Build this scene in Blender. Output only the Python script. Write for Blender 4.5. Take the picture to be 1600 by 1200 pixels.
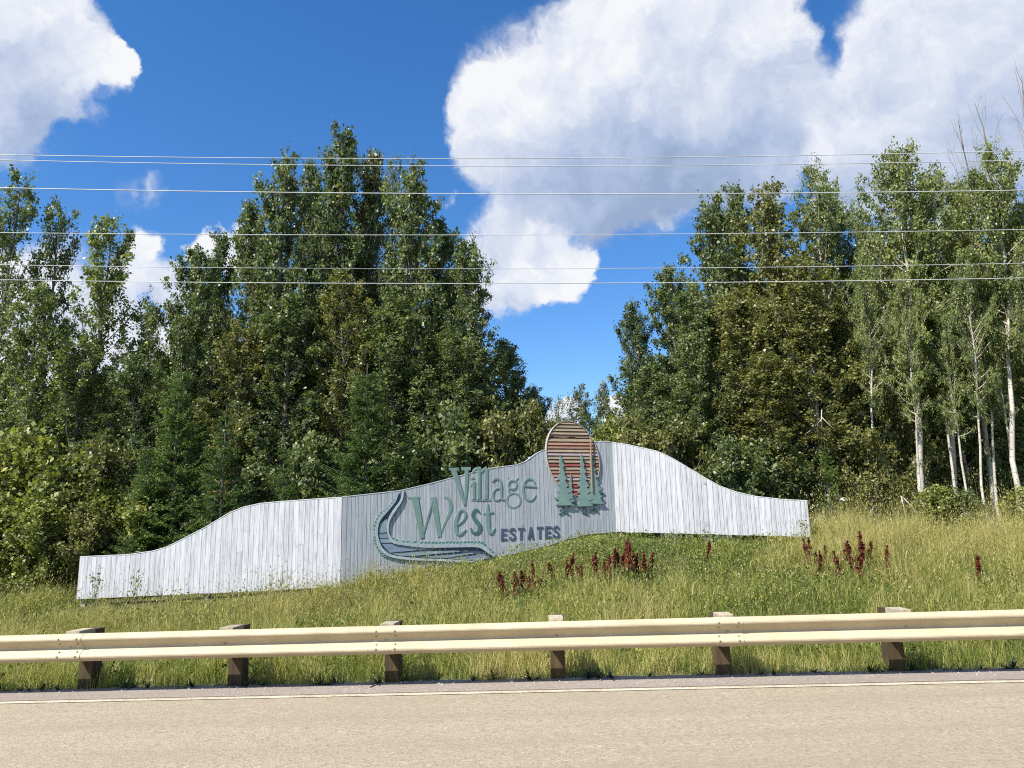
import bpy, bmesh, math, random
import numpy as np
from mathutils import Vector, Matrix, geometry

for o in list(bpy.data.objects):
    bpy.data.objects.remove(o)
S = bpy.context.scene
COL = S.collection
random.seed(7)
RNG = np.random.default_rng(7)

# ------------------------------------------------------------------ camera
F_PX, PITCH, ROLL, EYE = 1200.0, math.radians(11.2), math.radians(1.2), 1.65
FWD = Vector((0, math.cos(PITCH), math.sin(PITCH)))
_U0 = Vector((0, -math.sin(PITCH), math.cos(PITCH)))
_R0 = Vector((1, 0, 0))
RGT = math.cos(ROLL) * _R0 - math.sin(ROLL) * _U0
UPV = math.cos(ROLL) * _U0 + math.sin(ROLL) * _R0
CAM = Vector((0, 0, EYE))
cd = bpy.data.cameras.new('camera')
cam = bpy.data.objects.new('camera', cd)
COL.objects.link(cam)
cd.sensor_width = 36.0
cd.lens = 36.0 * F_PX / 1600.0
cd.clip_start, cd.clip_end = 0.1, 3000
M = Matrix((RGT, UPV, -FWD)).transposed().to_4x4()
M.translation = CAM
cam.matrix_world = M
S.camera = cam


def ray(px, py):
    return FWD + RGT * ((px - 800) / F_PX) + UPV * ((600 - py) / F_PX)


def at_y(px, py, Y):
    d = ray(px, py)
    return CAM + d * (Y / d.y)


# ------------------------------------------------------------------ sun, world
SUN_DIR = Vector((-0.54, -0.45, 0.78)).normalized()      # towards the sun
EXPOSURE = 1.0
sl = bpy.data.lights.new('sun', 'SUN')
sl.energy = 4.3
sl.angle = math.radians(0.53)
sl.color = (1.0, 0.955, 0.87)
so = bpy.data.objects.new('sun', sl)
COL.objects.link(so)
so.rotation_euler = SUN_DIR.to_track_quat('Z', 'Y').to_euler()
so.location = (0, 0, 60)
SUN_EL = math.asin(SUN_DIR.z)
SUN_ROT = math.atan2(SUN_DIR.x, SUN_DIR.y)

S.view_settings.view_transform = 'Standard'
S.view_settings.look = 'None'
S.view_settings.exposure = EXPOSURE
S.view_settings.gamma = 1.0
S.view_settings.use_curve_mapping = False
S.render.engine = 'CYCLES'
S.cycles.use_denoising = False
S.cycles.filter_width = 1.1
S.cycles.sample_clamp_indirect = 4.0
S.cycles.max_bounces = 6
S.cycles.diffuse_bounces = 3
S.cycles.glossy_bounces = 2
S.cycles.transmission_bounces = 3
S.cycles.transparent_max_bounces = 4
S.cycles.caustics_reflective = False
S.cycles.caustics_refractive = False


class NT:
    """small helper for node trees"""
    def __init__(self, tree):
        self.t = tree
        self.n = tree.nodes
        self.l = tree.links

    def add(self, kind, **kw):
        nd = self.n.new(kind)
        for k, v in kw.items():
            setattr(nd, k, v)
        return nd

    def put(self, sock, v):
        if isinstance(v, bpy.types.NodeSocket):
            self.l.new(v, sock)
        elif v is not None:
            sock.default_value = v

    def math(self, op, a, b=None, c=None, clamp=False):
        nd = self.add('ShaderNodeMath', operation=op, use_clamp=clamp)
        self.put(nd.inputs[0], a)
        self.put(nd.inputs[1], b)
        self.put(nd.inputs[2], c)
        return nd.outputs[0]

    def vmath(self, op, a, b=None, s=None):
        nd = self.add('ShaderNodeVectorMath', operation=op)
        self.put(nd.inputs[0], a)
        self.put(nd.inputs[1], b)
        if s is not None:
            self.put(nd.inputs['Scale'], s)
        return nd.outputs['Value'] if op in ('DISTANCE', 'DOT_PRODUCT', 'LENGTH') else nd.outputs[0]

    def noise(self, vec, scale, detail=2, rough=0.5, distort=0.0, out='Fac'):
        nd = self.add('ShaderNodeTexNoise')
        self.put(nd.inputs['Vector'], vec)
        nd.inputs['Scale'].default_value = scale
        nd.inputs['Detail'].default_value = detail
        nd.inputs['Roughness'].default_value = rough
        nd.inputs['Distortion'].default_value = distort
        return nd.outputs[out]

    def ramp(self, fac, stops, interp='LINEAR'):
        nd = self.add('ShaderNodeValToRGB')
        cr = nd.color_ramp
        cr.interpolation = interp
        while len(cr.elements) < len(stops):
            cr.elements.new(0.5)
        for e, (p, c) in zip(cr.elements, stops):
            e.position = p
            e.color = (*c, 1) if len(c) == 3 else c
        self.put(nd.inputs[0], fac)
        return nd.outputs[0]

    def mix(self, fac, a, b, blend='MIX'):
        nd = self.add('ShaderNodeMix', data_type='RGBA', blend_type=blend)
        self.put(nd.inputs[0], fac)
        self.put(nd.inputs[6], a if isinstance(a, bpy.types.NodeSocket) else (*a, 1))
        self.put(nd.inputs[7], b if isinstance(b, bpy.types.NodeSocket) else (*b, 1))
        return nd.outputs[2]

    def remap(self, v, a, b, c=0.0, d=1.0, smooth=False):
        nd = self.add('ShaderNodeMapRange', interpolation_type='SMOOTHSTEP' if smooth else 'LINEAR')
        for i, q in enumerate((v, a, b, c, d)):
            self.put(nd.inputs[i], q)
        return nd.outputs[0]


# sky with clouds: cloud banks stand in fixed directions of the sky
# (pixel x, y on the photograph, radius, density, brightness: thick bases are grey)
CLOUDS = [
    (10, 85, 92, .9, .55), (122, 104, 66, .95, .9), (172, 98, 34, .9, .9), (25, 205, 70, .5, .5), (110, 175, 44, .45, .6), (-90, 140, 120, 1, .5), (60, 30, 88, 1, .85), (60, 150, 50, .8, .4),
    (190, 316, 34, .34, .7), (225, 308, 30, .34, .7), (230, 385, 34, .95, .95), (240, 435, 46, 1, .85), (332, 390, 36, 1, 1), (375, 405, 46, 1, .85), (285, 450, 48, 1, .75),
    (60, 500, 140, .9, .8), (160, 560, 140, .9, .8), (60, 610, 100, .9, .8),
    (850, 165, 135, 1, .95), (785, 235, 92, 1, .78), (960, 115, 140, 1, .85), (1075, 140, 150, 1, .58), (1185, 150, 115, 1, .55), (930, 262, 125, 1, .22),
    (1055, 265, 120, 1, .16), (1150, 240, 105, .95, .35), (830, 300, 82, .9, .5), (1000, 30, 140, 1, .95), (1150, 30, 115, 1, .8), (960, 312, 70, .8, .05),
    (790, 372, 74, 1, .75), (850, 405, 70, 1, .85), (780, 440, 68, 1, .7), (760, 482, 34, .8, .6), (888, 398, 40, .9, .9),
    (1335, 205, 92, 1, .8), (1425, 150, 125, 1, .72), (1545, 150, 150, 1, .5), (1335, 285, 70, .8, .5), (1480, 270, 120, .9, .5), (1640, 60, 170, 1, .7), (1450, 40, 120, 1, .85),
    (1062, 350, 34, .75, .6), (985, 346, 30, .42, .6), (700, 332, 24, .36, .6), (1120, 320, 44, .36, .6),
    (880, 668, 34, .8, .9), (965, 645, 30, .8, .9), (850, 690, 40, .8, .9),
]
world = bpy.data.worlds.new('World')
S.world = world
world.use_nodes = True
W = NT(world.node_tree)
W.n.clear()


tc = W.add('ShaderNodeTexCoord')
vdir = W.vmath('NORMALIZE', tc.outputs['Generated'])
warp = W.vmath('SUBTRACT', W.noise(vdir, 7.5, 7, 0.62, out='Color'), (0.5, 0.5, 0.5))
wv = W.vmath('ADD', vdir, W.vmath('SCALE', warp, s=0.125))
num, den = None, None
for px, py, r, wt, br in CLOUDS:
    d = W.vmath('DISTANCE', wv, tuple(ray(px, py).normalized()))
    ra = r / F_PX * 1.02
    f = W.math('MULTIPLY_ADD', d, -wt / ra, wt, clamp=True)
    f2 = W.math('MULTIPLY', f, f)
    den = f2 if den is None else W.math('ADD', den, f2)
    num = W.math('MULTIPLY', f2, br) if num is None else W.math('MULTIPLY_ADD', f2, br, num)
bright = W.math('DIVIDE', num, W.math('MAXIMUM', den, 0.0004))
# the rest of the sky, away from the part in view: broken cloud of the same kind
far = W.remap(W.vmath('DISTANCE', vdir, tuple(FWD)), 0.80, 1.05, 0, 1)
rest = W.math('MULTIPLY', W.remap(W.noise(W.vmath('MULTIPLY', vdir, (1.0, 1.0, 1.5)), 2.6, 1, 0.5), 0.5, 0.72, 0, 0.9), far)
bright = W.math('MAXIMUM', W.math('MULTIPLY', bright, W.math('SUBTRACT', 1.0, far)), W.math('MULTIPLY', far, 0.62))
acc = W.math('MAXIMUM', W.math('SQRT', den), rest)
core = W.math('MINIMUM', acc, 0.55)


def billow(v):
    return W.math('MULTIPLY_ADD', W.noise(v, 32.0, 4, 0.55), 0.16, W.noise(v, 9.0, 5, 0.56))


bl0 = billow(wv)
bl1 = billow(W.vmath('ADD', wv, tuple((RGT * -0.6 + UPV * 0.8).normalized() * 0.026)))
gate = W.remap(acc, 0.02, 0.26, 0.0, 1.0)
fld = W.math('ADD', core, W.math('MULTIPLY', W.math('MULTIPLY_ADD', bl0, 1.15, -0.665), gate))
alpha = W.remap(fld, 0.05, 0.38, 0, 1, smooth=True)
lit = W.math('MULTIPLY_ADD', W.math('SUBTRACT', bl0, bl1), 1.25, W.math('MULTIPLY_ADD', bright, 1.2, -0.16))
lit = W.math('ADD', lit, W.math('MULTIPLY_ADD', bl0, 0.30, -0.17), clamp=True)
ccol = W.ramp(lit, [(0.0, (0.165, 0.215, 0.310)), (0.3, (0.225, 0.275, 0.375)), (0.55, (0.305, 0.340, 0.420)), (0.8, (0.395, 0.415, 0.465)), (1.0, (0.475, 0.48, 0.49))])
sky = W.add('ShaderNodeTexSky', sky_type='NISHITA')
sky.sun_disc = False
sky.sun_elevation = SUN_EL
sky.sun_rotation = SUN_ROT
sky.altitude = 600
sky.air_density = 1.0
sky.dust_density = 0.3
sky.ozone_density = 2.5
SKY_STR = 0.10
hs = W.add('ShaderNodeHueSaturation')
hs.inputs['Hue'].default_value = 0.505
hs.inputs['Saturation'].default_value = 1.30
hs.inputs['Value'].default_value = 1.0
W.l.new(sky.outputs[0], hs.inputs['Color'])
cl10 = W.mix(1.0, ccol, (1 / SKY_STR,) * 3, 'MULTIPLY')
final = W.mix(W.math('MULTIPLY', alpha, 0.97), hs.outputs[0], cl10)
bg = W.add('ShaderNodeBackground')
bg.inputs['Strength'].default_value = SKY_STR
W.l.new(final, bg.inputs['Color'])
wo = W.add('ShaderNodeOutputWorld')
W.l.new(bg.outputs[0], wo.inputs['Surface'])

# ------------------------------------------------------------------ object helpers


def new_mesh(name, V, Fc, mat=None, smooth=False, attr=None):
    """V (n,3) array, Fc (m,k) int array or list of tuples"""
    me = bpy.data.meshes.new(name)
    if isinstance(Fc, np.ndarray):
        V = np.asarray(V, dtype=np.float32)
        m, k = Fc.shape
        me.vertices.add(len(V))
        me.vertices.foreach_set('co', V.ravel())
        me.loops.add(m * k)
        me.loops.foreach_set('vertex_index', Fc.astype(np.int32).ravel())
        me.polygons.add(m)
        me.polygons.foreach_set('loop_start', np.arange(0, m * k, k, dtype=np.int32))
        me.polygons.foreach_set('loop_total', np.full(m, k, dtype=np.int32))
        me.update(calc_edges=True)
    else:
        me.from_pydata([tuple(v) for v in V], [], Fc)
    if smooth:
        me.polygons.foreach_set('use_smooth', np.ones(len(me.polygons), dtype=bool))
    if attr is not None:
        a = me.attributes.new('tint', 'FLOAT', 'POINT')
        a.data.foreach_set('value', np.asarray(attr, dtype=np.float32))
    if mat is not None:
        me.materials.append(mat)
    return me


def link(name, data, parent=None):
    o = bpy.data.objects.new(name, data)
    COL.objects.link(o)
    if parent is not None:
        o.parent = parent
    return o


def root_loc(p):
    v = Vector((0, 0, 0))
    while p is not None:
        v += p.location
        p = p.parent
    return v


def part(name, V, Fc, mat, parent=None, smooth=False, label=None):
    """mesh given in world coordinates, stored relative to its parent"""
    off = root_loc(parent) if parent is not None else Vector((0, 0, 0))
    if isinstance(Fc, np.ndarray):
        V = np.asarray(V) - np.array(off)
    else:
        V = [Vector(v) - off for v in V]
    o = link(name, new_mesh(name, V, Fc, mat, smooth), parent)
    if label:
        o['label'] = label
    return o


def tag(o, label=None, cat=None, group=None, kind=None):
    if label:
        o['label'] = label
    if cat:
        o['category'] = cat
    if group:
        o['group'] = group
    if kind:
        o['kind'] = kind
    return o


def thing(name, loc, label, cat, group=None):
    o = link(name, None)
    o.location = loc
    return tag(o, label, cat, group)


class MB:
    """collects pieces of one mesh"""
    def __init__(self):
        self.v, self.f = [], []

    def add(self, vs, fs):
        b = len(self.v)
        self.v += [Vector(q) for q in vs]
        self.f += [tuple(b + i for i in f) for f in fs]

    def box(self, lo, hi, fr=None):
        c = [Vector((x, y, z)) for z in (lo[2], hi[2]) for y in (lo[1], hi[1]) for x in (lo[0], hi[0])]
        if fr:
            c = [fr(*q) for q in c]
        self.add(c, [(0, 2, 3, 1), (4, 5, 7, 6), (0, 1, 5, 4), (2, 6, 7, 3), (0, 4, 6, 2), (1, 3, 7, 5)])

    def tube(self, pts, rad, n=6, cap=True):
        pts = [Vector(p) for p in pts]
        vs, fs = [], []
        for i, p in enumerate(pts):
            t = (pts[min(i + 1, len(pts) - 1)] - pts[max(i - 1, 0)])
            t = t.normalized() if t.length > 1e-9 else Vector((0, 0, 1))
            a = t.orthogonal().normalized() if i == 0 else (a - t * a.dot(t)).normalized()
            b = t.cross(a)
            r = rad[i] if hasattr(rad, '__len__') else rad
            for k in range(n):
                an = 2 * math.pi * k / n
                vs.append(p + (a * math.cos(an) + b * math.sin(an)) * r)
        for i in range(len(pts) - 1):
            for k in range(n):
                k2 = (k + 1) % n
                fs.append((i * n + k, i * n + k2, (i + 1) * n + k2, (i + 1) * n + k))
        if cap:
            fs.append(tuple(range(n))[::-1])
            fs.append(tuple((len(pts) - 1) * n + k for k in range(n)))
        self.add(vs, fs)

    def build(self, name, mat, parent=None, smooth=False, label=None):
        return part(name, self.v, self.f, mat, parent, smooth, label)


def smooth_path(pts, per=5):
    """Catmull-Rom through the given tuples (any dimension)"""
    P = [np.array(p, float) for p in pts]
    P = [2 * P[0] - P[1]] + P + [2 * P[-1] - P[-2]]
    out = []
    for i in range(1, len(P) - 2):
        a, b, c, d = P[i - 1], P[i], P[i + 1], P[i + 2]
        for k in range(per):
            t = k / per
            out.append(0.5 * (2 * b + (c - a) * t + (2 * a - 5 * b + 4 * c - d) * t * t + (3 * b - a - 3 * c + d) * t ** 3))
    out.append(P[-2])
    return out


def vnoise(x, y, sc, seed=0):
    """value noise 0..1"""
    r = np.random.default_rng(seed).random((64, 64))
    X, Y = np.asarray(x) / sc, np.asarray(y) / sc
    xi, yi = np.floor(X).astype(int), np.floor(Y).astype(int)
    fx, fy = X - xi, Y - yi
    fx, fy = fx * fx * (3 - 2 * fx), fy * fy * (3 - 2 * fy)
    g = lambda i, j: r[i % 64, j % 64]
    return (g(xi, yi) * (1 - fx) + g(xi + 1, yi) * fx) * (1 - fy) + (g(xi, yi + 1) * (1 - fx) + g(xi + 1, yi + 1) * fx) * fy


# ------------------------------------------------------------------ materials


def mat_new(name):
    m = bpy.data.materials.new(name)
    m.use_nodes = True
    T = NT(m.node_tree)
    T.n.clear()
    out = T.add('ShaderNodeOutputMaterial')
    b = T.add('ShaderNodeBsdfPrincipled')
    T.l.new(b.outputs[0], out.inputs[0])
    return m, T, b, out


def plain(name, col, rough=0.7, var=0.15, scale=6.0, bump=0.0, metal=0.0, streak=None, rnd=0.0):
    m, T, b, out = mat_new(name)
    geo = T.add('ShaderNodeNewGeometry')
    pos = geo.outputs['Position']
    if streak:
        pos = T.vmath('MULTIPLY', pos, streak)
    n = T.noise(pos, scale, 5, 0.62)
    lo = tuple(c * (1 - var) for c in col)
    hi = tuple(min(1, c * (1 + var)) for c in col)
    c = T.ramp(n, [(0.3, lo), (0.7, hi)])
    if rnd:
        oi = T.add('ShaderNodeObjectInfo')
        k = T.remap(oi.outputs['Random'], 0, 1, 1 - rnd, 1 + rnd)
        cc = T.add('ShaderNodeCombineColor')
        for i in range(3):
            T.l.new(k, cc.inputs[i])
        c = T.mix(1.0, c, cc.outputs[0], 'MULTIPLY')
    T.l.new(c, b.inputs['Base Color'])
    b.inputs['Roughness'].default_value = rough
    b.inputs['Metallic'].default_value = metal
    if bump:
        bp = T.add('ShaderNodeBump')
        bp.inputs['Strength'].default_value = bump
        bp.inputs['Distance'].default_value = 0.01
        T.l.new(n, bp.inputs['Height'])
        T.l.new(bp.outputs[0], b.inputs['Normal'])
    return m


def leaf_mat(name, stops, rough=0.42, trans=0.3, pale=None, spec=0.5):
    """foliage: colour by each leaf's own tint, paler underside, some light through the blade"""
    if name not in ('grass_blades', 'dock_seed', 'weed_leaf'):
        stops = [(p, tuple(q * 1.14 for q in c)) for p, c in stops]
    m, T, b, out = mat_new(name)
    at = T.add('ShaderNodeAttribute', attribute_name='tint')
    oi = T.add('ShaderNodeObjectInfo')
    t = T.math('ADD', at.outputs['Fac'], T.remap(oi.outputs['Random'], 0, 1, -0.12, 0.12), clamp=True)
    c = T.ramp(t, stops)
    if pale:
        geo = T.add('ShaderNodeNewGeometry')
        c = T.mix(T.math('MULTIPLY', geo.outputs['Backfacing'], 0.35), c, pale)
    T.l.new(c, b.inputs['Base Color'])
    b.inputs['Roughness'].default_value = rough
    b.inputs['Specular IOR Level'].default_value = spec
    tr = T.add('ShaderNodeBsdfTranslucent')
    T.l.new(T.mix(1.0, c, (1.15, 1.25, 0.5), 'MULTIPLY'), tr.inputs[0])
    mx = T.add('ShaderNodeMixShader')
    mx.inputs[0].default_value = trans
    T.l.new(b.outputs[0], mx.inputs[1])
    T.l.new(tr.outputs[0], mx.inputs[2])
    T.l.new(mx.outputs[0], out.inputs[0])
    return m


def board_mat(name, col, worn, dark):
    m, T, b, out = mat_new(name)
    geo = T.add('ShaderNodeNewGeometry')
    oi = T.add('ShaderNodeObjectInfo')
    shift = T.math('MULTIPLY', oi.outputs['Random'], 37.0)
    p = T.vmath('MULTIPLY', geo.outputs['Position'], (1.0, 1.0, 0.06))
    cz = T.add('ShaderNodeCombineXYZ')
    T.l.new(shift, cz.inputs[2])
    p = T.vmath('ADD', p, cz.outputs[0])
    n = T.noise(p, 26.0, 5, 0.65)
    p2 = T.vmath('ADD', T.vmath('MULTIPLY', geo.outputs['Position'], (1.0, 1.0, 0.35)), cz.outputs[0])
    n2 = T.noise(p2, 5.0, 5, 0.7)
    c = T.mix(T.remap(n, 0.45, 0.60), col, worn)
    c = T.mix(T.math('MULTIPLY', T.remap(n2, 0.56, 0.75), 0.55), c, dark)
    # knots and nail stains
    vo = T.add('ShaderNodeTexVoronoi', feature='F1')
    T.put(vo.inputs['Vector'], T.vmath('MULTIPLY', T.vmath('ADD', geo.outputs['Position'], cz.outputs[0]), (1, 1, 0.55)))
    vo.inputs['Scale'].default_value = 2.6
    k = T.remap(vo.outputs['Distance'], 0.03, 0.075, 0.75, 0.0)
    c = T.mix(k, c, tuple(q * 0.45 for q in dark))
    v = T.remap(oi.outputs['Random'], 0, 1, 0.90, 1.06)
    cc = T.add('ShaderNodeCombineColor')
    for i in range(3):
        T.l.new(v, cc.inputs[i])
    c = T.mix(1.0, c, cc.outputs[0], 'MULTIPLY')
    T.l.new(c, b.inputs['Base Color'])
    b.inputs['Roughness'].default_value = 0.72
    bp = T.add('ShaderNodeBump')
    bp.inputs['Strength'].default_value = 0.35
    bp.inputs['Distance'].default_value = 0.006
    T.l.new(n, bp.inputs['Height'])
    T.l.new(bp.outputs[0], b.inputs['Normal'])
    return m


MT = {}
MT['board'] = board_mat('white_board', (0.51, 0.516, 0.545), (0.37, 0.377, 0.41), (0.21, 0.21, 0.25))
MT['board_grey'] = board_mat('grey_board', (0.39, 0.41, 0.44), (0.30, 0.325, 0.36), (0.17, 0.195, 0.24))
MT['backing'] = plain('gap_block_backing', (0.09, 0.085, 0.085), 0.9, 0.3, 8)  # dark tone for the added sheet behind the board gaps
MT['cap'] = plain('sunlit_edge_white', (0.60, 0.62, 0.65), 0.6, 0.10, 9, streak=(1, 1, 1))  # sunlit board ends put into a paler colour
MT['post'] = plain('grey_post', (0.33, 0.30, 0.25), 0.85, 0.3, 10, 0.4, streak=(1, 1, .1))
MT['teal'] = plain('sage_paint', (0.150, 0.238, 0.212), 0.55, 0.14, 7)
MT['teal_dark'] = plain('dark_sage_paint', (0.055, 0.135, 0.115), 0.55, 0.2, 7)
MT['teal_pale'] = plain('pale_sage_paint', (0.20, 0.29, 0.28), 0.6, 0.16, 7)
MT['pine'] = plain('pine_paint', (0.165, 0.258, 0.235), 0.6, 0.12, 5)
MT['navy'] = plain('navy_paint', (0.06, 0.08, 0.13), 0.6, 0.5, 22)
MT['bank'] = plain('bank_paint', (0.33, 0.385, 0.40), 0.6, 0.16, 9)
MT['tick'] = plain('bank_grass_paint', (0.045, 0.15, 0.13), 0.6, 0.3, 9)
MT['river'] = plain('river_dark', (0.035, 0.055, 0.10), 0.6, 0.3, 6)
MT['wave'] = plain('river_plank', (0.165, 0.225, 0.31), 0.6, 0.3, 14, streak=(.3, .3, 2))
MT['wave_teal'] = plain('river_plank_teal', (0.20, 0.29, 0.31), 0.6, 0.25, 14, streak=(.3, .3, 2))
MT['tan'] = plain('slat_tan', (0.285, 0.215, 0.14), 0.75, 0.28, 20, 0.3, streak=(.25, .25, 2), rnd=.18)
MT['orange'] = plain('slat_orange', (0.31, 0.165, 0.11), 0.75, 0.28, 20, 0.3, streak=(.25, .25, 2), rnd=.15)
MT['red'] = plain('slat_red', (0.24, 0.055, 0.047), 0.7, 0.35, 20, 0.3, streak=(.25, .25, 2), rnd=.15)
MT['pink'] = plain('slat_pink', (0.32, 0.25, 0.26), 0.75, 0.25, 20, 0.3, streak=(.25, .25, 2), rnd=.12)
MT['slat_back'] = plain('slat_dark_gap', (0.05, 0.035, 0.03), 0.9, 0.3, 9)
MT['rim'] = plain('disc_rim', (0.40, 0.36, 0.32), 0.65, 0.16, 12)
MT['pole'] = plain('bare_pole', (0.33, 0.21, 0.15), 0.8, 0.25, 12, streak=(1, 1, .1))

m, T, b, out = mat_new('galvanised_rail')
geo = T.add('ShaderNodeNewGeometry')
p = geo.outputs['Position']
n1 = T.noise(T.vmath('MULTIPLY', p, (1.0, 1.0, 1.5)), 2.4, 5, 0.62)
n2 = T.noise(T.vmath('MULTIPLY', p, (9, 9, .8)), 3.0, 4, 0.6)
c = T.ramp(n1, [(0.3, (0.40, 0.33, 0.215)), (0.7, (0.51, 0.435, 0.295))])
c = T.mix(T.math('MULTIPLY', T.remap(n2, 0.55, 0.75), 0.35), c, (0.33, 0.24, 0.15))
T.l.new(c, b.inputs['Base Color'])
n3 = T.noise(T.vmath('MULTIPLY', p, (14, 14, 2.0)), 2.0, 4, 0.7)
c = T.mix(T.math('MULTIPLY', T.remap(n3, 0.6, 0.72), 0.4), c, (0.25, 0.20, 0.14))
T.l.new(c, b.inputs['Base Color'])
b.inputs['Roughness'].default_value = 0.6
MT['rail'] = m
MT['bolt'] = plain('bolt_steel', (0.34, 0.29, 0.21), 0.5, 0.2, 20, metal=0.2)
MT['timber'] = plain('treated_timber', (0.062, 0.040, 0.017), 0.85, 0.45, 14, 0.5, streak=(1, 1, .12), rnd=.15)
MT['block'] = plain('weathered_block', (0.36, 0.31, 0.215), 0.85, 0.35, 16, 0.5, rnd=.15)
MT['wire'] = plain('aluminium_wire', (0.50, 0.51, 0.53), 0.5, 0.05, 2)


def speckle_mat(name, base, light, dark, sc, bump=0.5, patch=0.15):
    m, T, b, out = mat_new(name)
    geo = T.add('ShaderNodeNewGeometry')
    p = geo.outputs['Position']
    v = T.add('ShaderNodeTexVoronoi', feature='F1')
    T.put(v.inputs['Vector'], p)
    v.inputs['Scale'].default_value = sc
    sp = T.add('ShaderNodeSeparateColor')
    T.l.new(v.outputs['Color'], sp.inputs[0])
    c = T.ramp(sp.outputs[0], [(0.0, dark), (0.25, base), (0.72, base), (1.0, light)])
    n = T.noise(p, 0.7, 5, 0.6)
    n3 = T.noise(p, 14.0, 4, 0.7)
    c = T.mix(T.remap(n, 0.35, 0.7, 0, 0.5), c, tuple(q * (1 - patch) for q in base))
    c = T.mix(T.remap(n3, 0.4, 0.75, 0, 0.35), c, dark)
    n4 = T.noise(T.vmath('MULTIPLY', p, (0.05, 1.0, 1.0)), 1.6, 3, 0.6)
    c = T.mix(T.remap(n4, 0.42, 0.66, 0, 0.5), c, tuple(q * 0.72 for q in base))
    T.l.new(c, b.inputs['Base Color'])
    b.inputs['Roughness'].default_value = 0.85
    bp = T.add('ShaderNodeBump')
    bp.inputs['Strength'].default_value = bump
    bp.inputs['Distance'].default_value = 0.012
    T.l.new(T.math('ADD', v.outputs['Distance'], n3), bp.inputs['Height'])
    T.l.new(bp.outputs[0], b.inputs['Normal'])
    return m


MT['road'] = speckle_mat('chip_seal_road', (0.335, 0.278, 0.195), (0.46, 0.39, 0.285), (0.20, 0.16, 0.11), 52, bump=0.4)
MT['shoulder'] = speckle_mat('shoulder_grit', (0.30, 0.25, 0.205), (0.43, 0.37, 0.31), (0.15, 0.125, 0.10), 60)
m, T, b, out = mat_new('worn_white_line')
geo = T.add('ShaderNodeNewGeometry')
n1 = T.noise(geo.outputs['Position'], 30.0, 5, 0.7)
n2 = T.noise(geo.outputs['Position'], 2.5, 4, 0.6)
c = T.mix(T.remap(T.math('MULTIPLY_ADD', n2, 0.6, n1), 0.74, 0.92), (0.54, 0.49, 0.37), (0.33, 0.275, 0.195))
T.l.new(c, b.inputs['Base Color'])
b.inputs['Roughness'].default_value = 0.85
MT['paint_line'] = m

m, T, b, out = mat_new('soil_and_thatch')
geo = T.add('ShaderNodeNewGeometry')
p = geo.outputs['Position']
n1 = T.noise(p, 0.6, 4, 0.6)
n2 = T.noise(p, 9.0, 5, 0.7)
c = T.ramp(n1, [(0.3, (0.055, 0.075, 0.02)), (0.7, (0.095, 0.10, 0.035))])
c = T.mix(T.remap(n2, 0.45, 0.75, 0, 0.7), c, (0.05, 0.042, 0.022))
T.l.new(c, b.inputs['Base Color'])
b.inputs['Roughness'].default_value = 0.95
MT['soil'] = m

MT['grass'] = leaf_mat('grass_blades', [
    (0.0, (0.030, 0.066, 0.014)), (0.25, (0.070, 0.118, 0.020)), (0.5, (0.168, 0.212, 0.036)),
    (0.68, (0.34, 0.335, 0.085)), (0.84, (0.50, 0.42, 0.19)), (1.0, (0.23, 0.145, 0.10))], rough=0.55, trans=0.36, spec=0.3)
MT['poplar'] = leaf_mat('poplar_leaf', [(0.0, (0.020, 0.042, 0.012)), (0.5, (0.096, 0.131, 0.035)), (1.0, (0.255, 0.275, 0.095))],
                        rough=0.42, trans=0.36, pale=(0.16, 0.20, 0.115), spec=0.4)
MT['olive'] = leaf_mat('olive_leaf', [(0.0, (0.036, 0.050, 0.011)), (0.5, (0.132, 0.146, 0.032)), (1.0, (0.290, 0.265, 0.080))],
                       rough=0.42, trans=0.34, pale=(0.19, 0.195, 0.09), spec=0.45)
MT['aspen'] = leaf_mat('aspen_leaf', [(0.0, (0.046, 0.074, 0.016)), (0.5, (0.170, 0.210, 0.050)), (1.0, (0.320, 0.335, 0.105))],
                       rough=0.42, trans=0.34, pale=(0.19, 0.22, 0.11), spec=0.45)
MT['bush'] = leaf_mat('bush_leaf', [(0.0, (0.045, 0.072, 0.013)), (0.5, (0.160, 0.192, 0.032)), (1.0, (0.330, 0.325, 0.078))],
                      rough=0.42, trans=0.32, pale=(0.20, 0.22, 0.08), spec=0.45)
MT['far_haze_leaf'] = leaf_mat('far_haze_leaf', [(0.0, (0.050, 0.074, 0.030)), (0.5, (0.105, 0.125, 0.045)), (1.0, (0.17, 0.175, 0.07))], rough=0.5, trans=0.3)  # distance haze put into the leaf colour as paler greens
MT['needle'] = leaf_mat('spruce_needles', [(0.0, (0.020, 0.052, 0.013)), (0.5, (0.092, 0.155, 0.030)), (1.0, (0.260, 0.315, 0.062))], rough=0.5, trans=0.18, spec=0.4)
MT['weed'] = leaf_mat('weed_leaf', [(0.0, (0.018, 0.034, 0.013)), (1.0, (0.050, 0.074, 0.024))], rough=0.5, trans=0.2)
MT['dock'] = leaf_mat('dock_seed', [(0.0, (0.055, 0.012, 0.012)), (0.6, (0.150, 0.030, 0.022)), (1.0, (0.26, 0.080, 0.040))], rough=0.65, trans=0.15, spec=0.2)
MT['dock_stem'] = plain('dock_stem', (0.11, 0.05, 0.032), 0.8, 0.2, 20)
MT['bark'] = plain('poplar_bark', (0.145, 0.125, 0.10), 0.9, 0.4, 14, 0.5, streak=(1, 1, .3))
MT['twig'] = plain('grey_twig', (0.21, 0.185, 0.16), 0.85, 0.25, 12)
MT['dead'] = plain('bleached_branch', (0.42, 0.37, 0.31), 0.85, 0.2, 12)
MT['flower'] = plain('pale_petals', (0.50, 0.45, 0.29), 0.7, 0.12, 30)

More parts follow.
